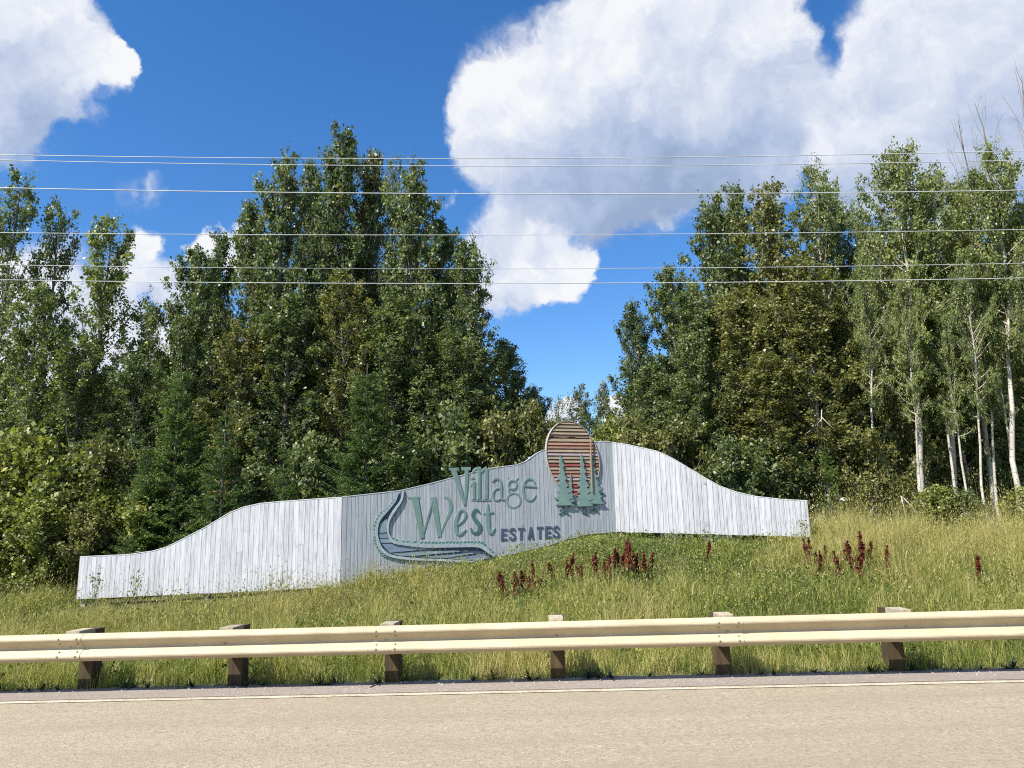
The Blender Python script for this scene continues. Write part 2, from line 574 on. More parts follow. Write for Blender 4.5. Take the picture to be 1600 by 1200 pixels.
m, T, b, out = mat_new('white_bark')
geo = T.add('ShaderNodeNewGeometry')
p = geo.outputs['Position']
n1 = T.noise(T.vmath('MULTIPLY', p, (3.0, 3.0, 9.0)), 2.2, 5, 0.72)
n2 = T.noise(T.vmath('MULTIPLY', p, (1, 1, .8)), 1.3, 3, 0.6)
c = T.ramp(n2, [(0.3, (0.34, 0.30, 0.245)), (0.65, (0.56, 0.53, 0.47))])
c = T.mix(T.remap(n1, 0.56, 0.64), c, (0.035, 0.03, 0.027))
T.l.new(c, b.inputs['Base Color'])
b.inputs['Roughness'].default_value = 0.8
MT['white_bark'] = m

# ------------------------------------------------------------------ road frame and terrain
GRADE = 0.010


def on_road(px, py):
    d = ray(px, py)
    return CAM + d * (-EYE / (d.z - GRADE * d.x))


_a, _b = on_road(131, 1077), on_road(1404, 1049)
E_S = Vector((_b.x - _a.x, _b.y - _a.y, 0)).normalized()        # along the road
E_N = Vector((-E_S.y, E_S.x, 0))                                # away from the camera
POST0 = Vector((_a.x, _a.y, 0))
LINE_N = (on_road(800, 1082) - POST0).dot(E_N)                  # white edge line


def sn(s, n, z=0.0):
    p = POST0 + E_S * s + E_N * n
    p.z = GRADE * p.x + z
    return p


# the three panels of the sign stand in a zigzag; corner points by ground plan
Y_L, Y_1, Y_2, Y_R = 19.9, 19.0, 21.0, 20.0
C_L, C_1, C_2, C_R = at_y(120, 936, Y_L), at_y(532, 914, Y_1), at_y(963, 831, Y_2), at_y(1266.5, 839, Y_R)


class Panel:
    def __init__(self, a, b):
        self.o = Vector((a.x, a.y, 0))
        d = Vector((b.x - a.x, b.y - a.y, 0))
        self.len = d.length
        self.u = d.normalized()
        self.w = Vector((self.u.y, -self.u.x, 0))               # towards the road

    def uv(self, px, py):
        d = ray(px, py)
        t = (self.o - CAM).dot(self.w) / d.dot(self.w)
        q = CAM + d * t
        return ((q - self.o).dot(self.u), q.z)

    def P(self, u, v, w=0.0):
        return self.o + self.u * u + self.w * w + Vector((0, 0, v))


PL, PC, PR = Panel(C_L, C_1), Panel(C_1, C_2), Panel(C_2, C_R)

# ground height along the sign: (pixel on the sign's foot line, depth, drop below it)
_gp = []
for pn, px, py, dz in [(PL, 122, 948, 0), (PL, 300, 938, 0), (PL, 420, 929, 0), (PL, 526, 921, 0), (PC, 600, 903, 0), (PC, 660, 895, 0), (PC, 715, 886, 0),
                       (PC, 743, 878, 0), (PC, 776, 871, 0), (PC, 818, 863, 0), (PC, 860, 852.5, 0), (PC, 890, 843, 0),
                       (PC, 920, 836.5, 0), (PC, 958, 833.5, 0), (PR, 995, 836, -.05), (PR, 1105, 840, -.09), (PR, 1187, 843, -.09), (PR, 1264, 846, -.07)]:
    u, v = pn.uv(px, py)
    q = pn.P(u, v)
    _gp.append((q.x, q.y, q.z + dz))
_gp = [(-60, 21.5, _gp[0][2] - .1), (-14, 20.4, _gp[0][2] - 0.05)] + _gp + [(11, 20.6, _gp[-1][2] - 0.34), (16, 20.5, _gp[-1][2] - 0.42), (60, 20, 1.2)]
GX, GY, GZ = (np.array([g[i] for g in _gp]) for i in range(3))


def sign_y(x):
    return np.interp(x, GX, GY)


def terrain(x, y):
    x, y = np.asarray(x, float), np.asarray(y, float)
    zr = GRADE * np.clip(x, -60, 60)
    n = (x - POST0.x) * E_N.x + (y - POST0.y) * E_N.y
    ys, zs = np.interp(x, GX, GY), np.interp(x, GX, GZ)
    ns = (x - POST0.x) * E_N.x + (ys - POST0.y) * E_N.y
    t = np.clip(n / ns, 0, 1)
    h = 0.45 * t + 0.55 * t * t * (3 - 2 * t)
    h = h - np.interp(x, [-14, -4, 3, 10], [0, 0, 0.05, 0.07]) * np.sin(np.pi * t)
    ditch = np.interp(x, [-12, -3, 2, 6], [0.42, 0.40, 0.25, 0.12]) * np.sin(np.pi * t ** 1.25) ** 1.2
    bump = (vnoise(x, y, 1.7, 3) - 0.5) * 0.16 * np.clip(n / 1.5, 0, 1) * np.clip((ys - y) / 1.2, 0, 1)
    zf = np.interp(x, [-20, -8, 2, 8, 20], [0.45, 0.5, 1.15, 1.25, 1.2])
    t2 = np.clip((n - ns) / 7, 0, 1)
    z = zr + (zs - zr) * h - ditch + bump + (zf - zs) * t2 * t2 * (3 - 2 * t2)
    return np.where(n < 0.0, zr - 0.03, z - 0.012)


def tz(x, y):
    return float(terrain(x, y))


def ground_hit(px, py):
    d = ray(px, py)
    t = 7.0
    while t < 60:
        p = CAM + d * t
        if p.z <= tz(p.x, p.y):
            return p
        t += 0.04
    return CAM + d * 22


# one terrain sheet, fine near the sign and coarse out to the horizon
xs = np.unique(np.concatenate([np.linspace(-900, -60, 12), np.linspace(-60, -18, 22), np.linspace(-18, 18, 150), np.linspace(18, 60, 22), np.linspace(60, 900, 12)]))
ys_ = np.unique(np.concatenate([np.linspace(-600, -20, 10), np.linspace(-20, 7, 14), np.linspace(7, 26, 110), np.linspace(26, 90, 20), np.linspace(90, 1500, 14)]))
XX, YY = np.meshgrid(xs, ys_)
ZZ = terrain(XX, YY)
V = np.stack([XX, YY, ZZ], -1).reshape(-1, 3)
nx, ny = len(xs), len(ys_)
idx = np.arange(nx * ny).reshape(ny, nx)
Fq = np.stack([idx[:-1, :-1], idx[:-1, 1:], idx[1:, 1:], idx[1:, :-1]], -1).reshape(-1, 4)
g = link('ground', new_mesh('ground', V, Fq, MT['soil'], smooth=True))
g['kind'] = 'structure'


def sheet(name, s0, s1, n0, n1, z, mat, wob=0.0, ns=200):
    vs, fs = [], []
    for i in range(ns + 1):
        s = s0 + (s1 - s0) * i / ns
        w = wob * (random.random() - 0.5) if wob else 0
        vs += [sn(s, n0, z), sn(s, n1 + w, z)]
        if i:
            k = 2 * i
            fs.append((k - 2, k, k + 1, k - 1))
    o = link(name, new_mesh(name, vs, fs, mat))
    o['kind'] = 'structure'
    return o


sheet('road', -150, 170, -8.6, LINE_N + 0.25, 0.0, MT['road'])
sheet('road_shoulder', -40, 55, LINE_N + 0.11, 0.05, 0.004, MT['shoulder'], wob=0.07, ns=700)
sheet('road_edge_line', -150, 170, LINE_N - 0.05, LINE_N + 0.05, 0.006, MT['paint_line'], wob=0.014, ns=1500)

# ------------------------------------------------------------------ the entrance sign
sgn = thing('entrance_sign', (C_1.x, C_1.y, tz(C_1.x, C_1.y)), 'long weathered white board fence sign reading Village West Estates on the grassy mound', 'sign')


def prof(pn, pts):
    uv = [pn.uv(*p) for p in pts]
    return np.array([q[0] for q in uv]), np.array([q[1] for q in uv])


TOP_L = [(117.5, 872), (122, 870.5), (155, 869), (200, 867), (239, 861.5), (260, 855.5), (290, 840.5), (320, 825), (359, 801.5), (380, 793), (407, 787), (440, 784), (495, 780), (527, 777.8)]
BOT_L = [(120.5, 936.5), (239, 930.5), (410, 923.4), (533, 916)]
TOP_C = [(527, 777.8), (581, 772), (617, 768), (629, 766), (668, 757), (707, 747), (728, 741.5), (761, 733), (782, 730), (806, 727), (821, 721.5), (833, 712.5), (842, 706.5), (852.5, 703), (890, 697), (929, 691), (944, 690), (958.5, 692)]
BOT_C = [(532, 916), (600, 903), (660, 895), (695, 889), (743, 878), (776, 871), (818, 862), (860, 851.5), (890, 841.8), (920, 834.8), (964.5, 831)]
TOP_R = [(958.5, 692), (980, 695), (1000, 699.5), (1027, 705.5), (1050, 716), (1075, 731), (1105, 749), (1125, 760), (1150, 769), (1180, 776), (1225, 781), (1266, 783)]
BOT_R = [(964.5, 831), (995, 832), (1105, 834.7), (1187, 837), (1267, 839)]


def build_panel(pn, top, bot, bw, mat, label, seam=0.0, u_end=None):
    tu, tv = prof(pn, top)
    bu, bv = prof(pn, bot)
    L = pn.len
    ft = lambda u: float(np.interp(u, tu, tv))
    fb = lambda u: float(np.interp(u, bu, bv))
    # added dark sheet along the curved outline, blocks light through the board gaps
    mb = MB()
    N = 60
    us = [0.02 + (L - 0.04) * i / N for i in range(N + 1)]
    vs, fs = [], []
    for u in us:
        vs += [pn.P(u, fb(u) + .02, -0.012), pn.P(u, ft(u) - .02, -0.012), pn.P(u, fb(u) + .02, -0.03), pn.P(u, ft(u) - .02, -0.03)]
    for i in range(N):
        k = 4 * i
        fs += [(k, k + 4, k + 5, k + 1), (k + 2, k + 3, k + 7, k + 6), (k + 1, k + 5, k + 7, k + 3), (k, k + 2, k + 6, k + 4)]
    mb.add(vs, fs)
    bk = mb.build('backing_panel', MT['backing'], sgn, label=label)
    # boards one by one
    u = 0.0
    while u < L - 0.02:
        w = bw * random.uniform(0.72, 1.22)
        if L - (u + w) < bw * 0.4:
            w = L - u
        a, c = u + 0.0036, u + w - 0.0036
        d = random.uniform(-0.002, 0.003)
        segs = [(0.0, 1.0)]
        if random.random() < seam:
            q = random.uniform(0.35, 0.85)
            segs = [(0.0, q), (q, 1.0)]
        for (q0, q1) in segs:
            mbd = MB()
            la, lb = ft(a) - fb(a), ft(c) - fb(c)
            jb = random.uniform(-0.006, 0.006) if q0 == 0 else 0
            g0 = 0.003 if q0 > 0 else 0
            e = random.uniform(-0.0015, 0.0015)
            pts = [(a, fb(a) + la * q0 + jb + g0), (c, fb(c) + lb * q0 + jb + g0), (c, fb(c) + lb * q1), (a, fb(a) + la * q1)]
            f = [pn.P(x, y, 0.018 + d + (e if i in (1, 2) else 0)) for i, (x, y) in enumerate(pts)]
            k = [pn.P(x, y, -0.004) for x, y in pts]
            mbd.add(f + k, [(0, 1, 2, 3), (0, 4, 5, 1), (1, 5, 6, 2), (2, 6, 7, 3), (3, 7, 4, 0), (4, 7, 6, 5)])
            mbd.build('board', mat, bk)
        u += w
    # rails and posts behind
    for fr in (0.15, 0.55, 0.85):
        mb = MB()
        vs, fs = [], []
        for i in range(25):
            uu = 0.05 + (L - 0.1) * i / 24
            v0 = fb(uu) + (ft(uu) - fb(uu)) * fr
            vs += [pn.P(uu, v0 - .045, -.032), pn.P(uu, v0 + .045, -.032), pn.P(uu, v0 + .045, -.07), pn.P(uu, v0 - .045, -.07)]
            if i:
                b0 = 4 * i
                fs += [(b0 - 4 + j, b0 - 4 + (j + 1) % 4, b0 + (j + 1) % 4, b0 + j) for j in range(4)]
        mb.add(vs, fs)
        mb.build('rail', MT['post'], bk)
    npost = max(3, round(L / 2.3))
    for i in range(npost):
        uu = 0.12 + (L - 0.3) * i / (npost - 1)
        q = pn.P(uu, 0, -.15)
        mb = MB()
        mb.box((uu - .07, tz(q.x, q.y) - .3, -.212), (uu + .07, ft(uu) - .06, -.072), lambda x, y, z: pn.P(x, y, z))
        mb.build('post', MT['post'], sgn)
    # added pale strip on the curved top edge, standing for sunlit board ends
    mb = MB()
    cu = [u for u in np.linspace(0.0, u_end if u_end else L, 90)]
    vs, fs = [], []
    for i, uu in enumerate(cu):
        v = ft(uu)
        vs += [pn.P(uu, v + .001, .026), pn.P(uu, v + .017, .026), pn.P(uu, v + .017, -.06), pn.P(uu, v + .001, -.06)]
        if i:
            b0 = 4 * i
            fs += [(b0 - 4 + j, b0 + j, b0 + (j + 1) % 4, b0 - 4 + (j + 1) % 4) for j in range(4)]
    fs += [(0, 1, 2, 3), tuple(4 * (len(cu) - 1) + j for j in (3, 2, 1, 0))]
    mb.add(vs, fs)
    mb.build('lit_edge_strip', MT['cap'], bk)
    return ft, fb


build_panel(PL, TOP_L, BOT_L, 0.135, MT['board'], 'left wing of bright white boards sloping down to its outer end', 0.16)
ftC, fbC = build_panel(PC, TOP_C, BOT_C, 0.10, MT['board_grey'], 'grey middle panel that carries the lettering, river and sun disc', 0.05)
build_panel(PR, TOP_R, BOT_R, 0.125, MT['board'], 'right wing of bright white boards sloping down to its outer end', 0.08)

PXM = 20.0 / F_PX                                               # metres per photo pixel on the panel


def ribbon(mb, pn, pts, widths, w0, w1, per=5, ch=0.006, straight=False):
    """stroke of given width along a pixel path, lying on a panel, with chamfered edges"""
    if not hasattr(widths, '__len__'):
        widths = [widths] * len(pts)
    P3 = [(*pn.uv(*p), wd * PXM) for p, wd in zip(pts, widths)]
    if not straight and len(P3) > 2:
        P3 = smooth_path(P3, per)
    P3 = [np.array(q, float) for q in P3]
    vs, fs = [], []
    for i, q in enumerate(P3):
        t = P3[min(i + 1, len(P3) - 1)][:2] - P3[max(i - 1, 0)][:2]
        t = t / (np.linalg.norm(t) + 1e-9)
        nrm = np.array([-t[1], t[0]])
        h = q[2] / 2
        c = min(ch, h * 0.5)
        for off, w in ((-h, w0), (-h, w1 - c), (-h + c, w1), (h - c, w1), (h, w1 - c), (h, w0)):
            a = q[:2] + nrm * off
            vs.append(pn.P(a[0], a[1], w))
    for i in range(len(P3) - 1):
        for j in range(5):
            fs.append((i * 6 + j, i * 6 + j + 1, i * 6 + 7 + j, i * 6 + 6 + j))
    fs.append((0, 1, 2, 3, 4, 5))
    e = 6 * (len(P3) - 1)
    fs.append((e + 5, e + 4, e + 3, e + 2, e + 1, e))
    mb.add(vs, fs)


def plate(mb, pn, uvs, w0, w1):
    """flat plate from a closed outline in panel metres"""
    n = len(uvs)
    tri = geometry.tessellate_polygon([[Vector((a, b, 0)) for a, b in uvs]])
    vs = [pn.P(a, b, w1) for a, b in uvs] + [pn.P(a, b, w0) for a, b in uvs]
    fs = []
    for t in tri:
        a, b, c = (Vector((*uvs[i], 0)) for i in t)
        if (b - a).cross(c - a).z < 0:
            t = (t[0], t[2], t[1])
        fs.append(tuple(t))
        fs.append(tuple(n + i for i in reversed(t)))
    area = sum(uvs[i][0] * uvs[(i + 1) % n][1] - uvs[(i + 1) % n][0] * uvs[i][1] for i in range(n))
    for i in range(n):
        j = (i + 1) % n
        fs.append((i, n + i, n + j, j) if area > 0 else (j, n + j, n + i, i))
    mb.add(vs, fs)


A3 = lambda x, y: (690 + x / 8, 720 + y / 8)                    # measured frames on the photograph
A2 = lambda x, y: (570 + x / 7.06, 720 + y / 7.06)
LET0, LET1 = 0.016, 0.036
LETTERS = [
    ('V', 'teal', A3, 8, [([(148, 112), (218, 330), (284, 552)], [66, 58, 26]), ([(312, 108), (303, 330), (288, 552)], [50, 42, 22]), ([(90, 108), (208, 106)], 36), ([(242, 103), (362, 99)], 40)]),
    ('i', 'teal', A3, 8, [([(400, 262), (400, 480)], 36), ([(362, 315), (382, 275), (402, 262)], [18, 26, 30]), ([(366, 228), (388, 216), (408, 226)], [22, 34, 22]), ([(368, 494), (430, 494)], 22)]),
    ('l', 'teal', A3, 8, [([(464, 112), (464, 482)], 42), ([(384, 150), (412, 112), (462, 94), (490, 104)], [18, 34, 38, 30]), ([(436, 494), (515, 493)], 22)]),
    ('l', 'teal', A3, 8, [([(557, 96), (556, 482)], 42), ([(488, 150), (520, 110), (562, 84)], [16, 26, 30]), ([(522, 494), (606, 492)], 22)]),
    ('a', 'teal', A3, 8, [([(632, 262), (655, 232), (695, 226), (728, 250), (741, 310), (741, 440), (748, 478), (776, 486)], [26, 28, 26, 28, 32, 32, 28, 20]),
                          ([(738, 350), (692, 345), (650, 378), (634, 430), (655, 482), (700, 492), (738, 462)], [22, 24, 26, 30, 28, 24, 20])]),
    ('g', 'teal', A3, 8, [([(880, 243), (920, 262), (932, 300), (918, 340), (880, 355), (843, 338), (830, 300), (842, 262), (880, 243)], 26), ([(922, 258), (934, 232), (950, 214)], [18, 22, 16]),
                          ([(846, 345), (832, 375), (850, 402), (880, 408)], [20, 22, 24, 24]),
                          ([(898, 404), (955, 430), (982, 492), (958, 560), (898, 588), (838, 562), (812, 498), (838, 432), (898, 404)], 28)]),
    ('e', 'teal', A3, 8, [([(1018, 312), (1180, 326)], 24), ([(1166, 316), (1146, 250), (1096, 224), (1046, 248), (1016, 318), (1016, 395), (1046, 468), (1096, 494), (1140, 478), (1174, 424)], [22, 26, 28, 30, 34, 34, 32, 28, 24, 16])]),
    ('W', 'teal', A2, 7.06, [([(552, 412), (590, 620), (630, 850)], [74, 64, 46]), ([(625, 850), (680, 670), (745, 440)], [26, 26, 22]), ([(752, 400), (785, 610), (822, 838)], [60, 60, 44]),
                             ([(815, 838), (880, 690), (938, 560), (948, 480), (920, 420), (872, 400)], [22, 28, 38, 44, 40, 22]), ([(480, 410), (610, 408)], 30)]),
    ('e', 'teal', A2, 7.06, [([(1012, 708), (1070, 668), (1106, 606), (1092, 552), (1052, 546), (1014, 612), (996, 706), (1008, 782), (1046, 808), (1112, 756)], [16, 20, 28, 26, 26, 34, 42, 42, 34, 18])]),
    ('s', 'teal_dark', A2, 7.06, [([(1262, 572), (1238, 540), (1204, 550), (1190, 600), (1220, 660), (1262, 712), (1256, 772), (1218, 800), (1182, 784), (1166, 742)], [22, 26, 32, 38, 44, 46, 42, 32, 28, 18])]),
    ('t', 'teal', A2, 7.06, [([(1350, 472), (1350, 600), (1360, 740), (1386, 796), (1432, 742)], [18, 46, 46, 38, 16]), ([(1306, 582), (1416, 568)], 24)]),
]
for ch, mk, fr, sc, strokes in LETTERS:
    mb = MB()
    for k, (pts, wd) in enumerate(strokes):
        wd = [w / sc for w in wd] if hasattr(wd, '__len__') else wd / sc
        ribbon(mb, PC, [fr(*p) for p in pts], wd, LET0, LET1 - 0.003 * k, per=6)
    o = mb.build('letter', MT[mk], sgn, label='painted letter %s of the sign' % ch)
BLOCK = {
    'E': [([(14, 0), (14, 150)], 30), ([(2, 14), (82, 14)], 28), ([(6, 75), (74, 75)], 26), ([(2, 138), (82, 138)], 28)],
    'S': [([(72, 34), (52, 10), (22, 14), (12, 42), (34, 66), (62, 88), (68, 118), (44, 142), (16, 136), (6, 108)], 28)],
    'T': [([(0, 14), (80, 14)], 28), ([(40, 10), (40, 150)], 30)],
    'A': [([(42, 0), (12, 150)], 26), ([(42, 0), (72, 150)], 26), ([(20, 98), (66, 98)], 22)],
}
for ch, x0, y0 in (('E', 738, 848), ('S', 844, 842), ('T', 950, 836), ('A', 1068, 830), ('T', 1186, 822), ('E', 1288, 818), ('S', 1388, 814)):
    mb = MB()
    for k, (pts, wd) in enumerate(BLOCK[ch]):
        ribbon(mb, PC, [A3(x0 + x, y0 + y) for x, y in pts], wd / 8, LET0, LET1 - 0.0015 * k, per=4, ch=0.004)
    mb.build('letter', MT['navy'], sgn, label='dark blue block letter %s of the sign' % ch)

# the river: raised banks round a dark bed with planks for waves
LB_OUT = [(617.5, 769.6), (614, 782), (604, 793.7), (592.7, 802), (586.3, 813.5), (583.5, 827.7), (584.2, 844.6), (588.4, 857.4), (597, 868), (612.5, 874.4), (633.7, 877), (669, 878.6), (704, 879.6), (730, 880.5)]
LB_IN = [(622.4, 771.4), (618, 783.7), (608, 796.5), (597.6, 808.5), (592, 817.7), (589.8, 833.3), (592.7, 846), (598.3, 857.4), (609.7, 866), (626.7, 869.4), (655, 872.3), (697.5, 873.6), (742, 877)]
RB_IN = [(628, 768.6), (624.5, 782.3), (614, 796.5), (606, 812), (604.7, 827.7), (607, 842), (614, 849), (626.7, 851.7), (643.7, 854), (669, 856), (711.6, 855.3), (745.6, 855.3), (758, 861.6), (769.7, 870)]
RB_OUT = [(632.3, 767), (631, 781), (622.4, 796.5), (611, 813.5), (608, 827.7), (612.5, 837.6), (622.4, 843.2), (640.8, 845.4), (669, 846), (711.6, 846), (750, 846), (760, 851.7), (775, 867)]
bed_uv = [tuple(PC.uv(*p)) for p in LB_IN] + [tuple(PC.uv(765, 873))] + [tuple(PC.uv(*p)) for p in reversed(RB_IN)]
mb = MB()
plate(mb, PC, bed_uv, 0.016, 0.026)
bed = mb.build('river_bed', MT['river'], sgn, label='dark blue painted river winding down the panel')
WAVES = [
    ('wave_teal', [(168, 690), (245, 640), (242, 790), (148, 796)]), ('wave', [(150, 806), (246, 803), (252, 856), (160, 852)]),
    ('wave_teal', [(160, 862), (262, 866), (300, 906), (178, 904)]), ('wave', [(186, 916), (310, 916), (400, 948), (520, 968), (590, 985), (275, 1014)]),
    ('wave_teal', [(290, 1026), (640, 1000), (990, 990), (1060, 1000), (570, 1046), (400, 1048)]), ('wave_teal', [(585, 1064), (1010, 1034), (1170, 1012), (1215, 1020), (900, 1070)]),
    ('wave', [(905, 1076), (1190, 1046), (1290, 1028), (1385, 1068), (1230, 1104)]), ('wave', [(300, 925), (420, 955), (620, 985), (820, 975), (640, 965), (450, 940)])]
for k, (mk, pts) in enumerate(WAVES):
    mb = MB()
    plate(mb, PC, [tuple(PC.uv(*A2(*p))) for p in pts], 0.024, 0.036 + 0.003 * (k % 3))
    mb.build('plank', MT[mk], bed)
for nm, inner, outer, sgn_ in (('left', LB_IN, LB_OUT, 1), ('right', RB_IN, RB_OUT, -1)):
    pi = smooth_path([PC.uv(*p) for p in inner], 6)
    po = smooth_path([PC.uv(*p) for p in outer], 6)
    # resample both edges to the same count
    def resample(P, n=90):
        P = np.array(P)
        s = np.concatenate([[0], np.cumsum(np.linalg.norm(np.diff(P, axis=0), axis=1))])
        q = np.linspace(0, s[-1], n)
        return np.stack([np.interp(q, s, P[:, 0]), np.interp(q, s, P[:, 1])], 1)
    I, O = resample(pi), resample(po)
    mid = I + (O - I) * 0.58
    mb = MB()
    vs, fs = [], []
    for i in range(len(I)):
        vs += [PC.P(*I[i], .016), PC.P(*I[i], .060), PC.P(*mid[i], .063), PC.P(*mid[i], .016)]
        if i:
            k = 4 * i
            fs += [(k - 4 + j, k + j, k + j + 1, k - 3 + j) for j in range(3)]
    fs += [(0, 1, 2, 3), tuple(4 * (len(I) - 1) + j for j in (3, 2, 1, 0))]
    if nm == 'left':
        fs = [tuple(reversed(f)) for f in fs]
    mb.add(vs, fs)
    bank = mb.build('river_bank', MT['bank'], sgn, label='pale raised moulding on the %s bank of the painted river' % nm)
    mb = MB()
    vs, fs = [], []
    for i in range(len(I)):
        vs += [PC.P(*mid[i], .040), PC.P(*O[i], .040), PC.P(*O[i], .016)]
        if i:
            k = 3 * i
            fs += [(k - 3 + j, k + j, k + j + 1, k - 2 + j) for j in range(2)]
    if nm == 'left':
        fs = [tuple(reversed(f)) for f in fs]
    mb.add(vs, fs)
    mb.build('grass_edge', MT['teal_pale'], bank)
    mb = MB()
    for i in range(2, len(I) - 3, 2):
        if random.random() < 0.85:
            q0 = mid[i] + (O[i] - mid[i]) * random.uniform(.15, .4)
            q1 = mid[i] + (O[i] - mid[i]) * random.uniform(.85, 1.15)
            tvec = (I[i + 1] - I[i]) * random.uniform(.5, .9)
            plate(mb, PC, [tuple(q0), tuple(q1), tuple(q1 + tvec), tuple(q0 + tvec)], 0.038, 0.045)
    mb.build('grass_tick', MT['tick'], bank)['kind'] = 'stuff'

# the sun disc of horizontal slats
D3 = lambda x, y: (830 + x / 6.667, 640 + y / 6.667)
cu, cv = PC.uv(*D3(428, 505))
ru = abs(PC.uv(*D3(695, 505))[0] - PC.uv(*D3(160, 505))[0]) / 2
rv = (PC.uv(*D3(428, 122))[1] - PC.uv(*D3(428, 888))[1]) / 2
TILT = -0.115                                                   # the oval leans a little to the left


def disc_x(v, grow=0.0):
    q = (v - cv) / (rv + grow)
    if abs(q) >= 1:
        return None
    h = (ru + grow) * math.sqrt(1 - q * q)
    return cu + TILT * (v - cv) - h, cu + TILT * (v - cv) + h


mb = MB()
ring = []
for i in range(56):
    a = 2 * math.pi * i / 56
    v = cv + rv * math.sin(a)
    ring.append((cu + TILT * (v - cv) + ru * math.cos(a), v))
plate(mb, PC, [(cu + (u - cu) * .985, cv + (v - cv) * .985) for u, v in ring], -0.055, 0.026)
disc = mb.build('sun_disc', MT['slat_back'], sgn, label='oval setting sun of weathered tan, orange and red slats')
mb = MB()
vs, fs = [], []
for i in range(56):
    u, v = ring[i]
    du, dv = (u - cu), (v - cv)
    ln = math.hypot(du, dv)
    for k, w in ((1.0, -.06), (1 + .014 / ln, -.06), (1 + .014 / ln, .068), (1.0, .068)):
        vs.append(PC.P(cu + du * k, cv + dv * k, w))
for i in range(56):
    j = (i + 1) % 56
    fs += [(4 * i + q, 4 * i + (q + 1) % 4, 4 * j + (q + 1) % 4, 4 * j + q) for q in range(4)]
mb.add(vs, fs)
mb.build('rim', MT['rim'], disc)
rows = 21
SL = ['tan', 'tan', 'tan', 'tan', None, 'tan', 'orange', 'orange', 'tan', 'pink', 'tan', 'tan', 'red', 'tan', 'orange', 'orange', 'pink', 'orange', 'red', 'orange', 'red']
RED = {6, 7, 8, 11, 12, 14, 15, 17, 19}
step = 2 * rv / rows
for r in range(rows):
    vt = cv + rv - step * r
    vb = vt - step * 0.84
    vt -= step * .04
    mk = SL[r]
    segs = [(0, 1)]
    if mk is None:
        mk = 'slat_back'
    xa, xb = disc_x(min(max((vt + vb) / 2, cv - rv * .995), cv + rv * .995)), None
    ta, tb = disc_x(vt) or xa, disc_x(vb) or xa
    mb = MB()
    m0 = .012
    if mk == 'slat_back':                                       # a broken slat: torn stubs
        jag = [(ta[0] + m0, vt), (tb[0] + m0, vb)]
        nn = 12
        for i in range(nn + 1):
            jag.append((tb[0] + m0 + (tb[1] - tb[0] - 2 * m0) * i / nn, vb + (vt - vb) * random.uniform(0.05, 0.6)))
        jag.append((ta[1] - m0, vt))
        plate(mb, PC, jag, 0.026, 0.042)
        mb.build('slat', MT['pole'], disc, label='broken dark slat torn along its edge')
        continue
    f = [PC.P(tb[0] + m0, vb, .062), PC.P(tb[1] - m0, vb, .062), PC.P(ta[1] - m0, vt, .040), PC.P(ta[0] + m0, vt, .040)]
    k = [PC.P(tb[0] + m0, vb, .030), PC.P(tb[1] - m0, vb, .030), PC.P(ta[1] - m0, vt, .030), PC.P(ta[0] + m0, vt, .030)]
    mb.add(f + k, [(0, 1, 2, 3), (0, 4, 5, 1), (1, 5, 6, 2), (2, 6, 7, 3), (3, 7, 4, 0)])
    mb.build('slat', MT[mk], disc)
    if r in RED:                                                # narrow red batten under the slat
        v2 = vb - step * .03
        v3 = vb - step * .16
        q = disc_x(v3) or tb
        mb = MB()
        mb.box((max(q[0], tb[0]) + .02, v3, .024), (min(q[1], tb[1]) - .02, v2, .052), lambda x, y, z: PC.P(x, y, z))
        mb.build('batten', MT['red'], disc)


def pine_outline(tip, base, hw, tiers, seed):
    rr = random.Random(seed)
    (tx, ty), (bx, by) = tip, base
    L_, R_ = [], []
    for i in range(tiers):
        f0, f1 = i / tiers, (i + 1) / tiers
        for side, acc in ((-1, L_), (1, R_)):
            wo_ = hw * (0.10 + 0.90 * f1 ** 1.1) * rr.uniform(.85, 1.15)
            wi = hw * (0.04 + 0.54 * f1 ** 1.2) * rr.uniform(.85, 1.1)
            yo = ty + (by - ty) * (f0 + (f1 - f0) * rr.uniform(.72, .95))
            yi = ty + (by - ty) * (f1 + .01)
            cx = tx + (bx - tx) * f1
            if i == 0:
                acc.append((tx + side * hw * .05, ty + (by - ty) * .06))
            acc.append((cx + side * wo_ * .72, yo - (by - ty) * .03))
            acc.append((cx + side * wo_, yo))
            acc.append((cx + side * wi, yi if i < tiers - 1 else by - rr.uniform(0, 8)))
    return [(tx, ty)] + R_ + L_[::-1]


for k, (tip, base, hw, tiers) in enumerate([((292, 465), (338, 1005), 100, 8), ((404, 668), (392, 965), 46, 5), ((508, 458), (548, 1012), 94, 8), ((606, 440), (662, 985), 96, 8)]):
    mb = MB()
    ol = pine_outline(tip, base, hw, tiers, 11 + k)
    w1 = (.088, .080, .092, .084)[k]
    plate(mb, PC, [tuple(PC.uv(*D3(x, y))) for x, y in ol], w1 - .022, w1)
    # two stand-offs carry the cut-out clear of the slats
    for f in (.55, .9):
        x, y = tip[0] + (base[0] - tip[0]) * f, tip[1] + (base[1] - tip[1]) * f
        u, v = PC.uv(*D3(x, y))
        mb.box((u - .03, v - .03, .018), (u + .03, v + .03, w1 - .024), lambda a, b_, c_: PC.P(a, b_, c_))
    pine = mb.build('pine_cutout', MT['pine'], sgn)
    mb = MB()
    ribbon(mb, PC, [D3(base[0], base[1] - 15), D3(base[0] - 3, base[1] + 52)], 16 / 6.667, .016, .06, ch=.004)
    mb.build('trunk', MT['teal_dark'], pine)
mb = MB()  # roots, then pine shadows built in as further dark strokes
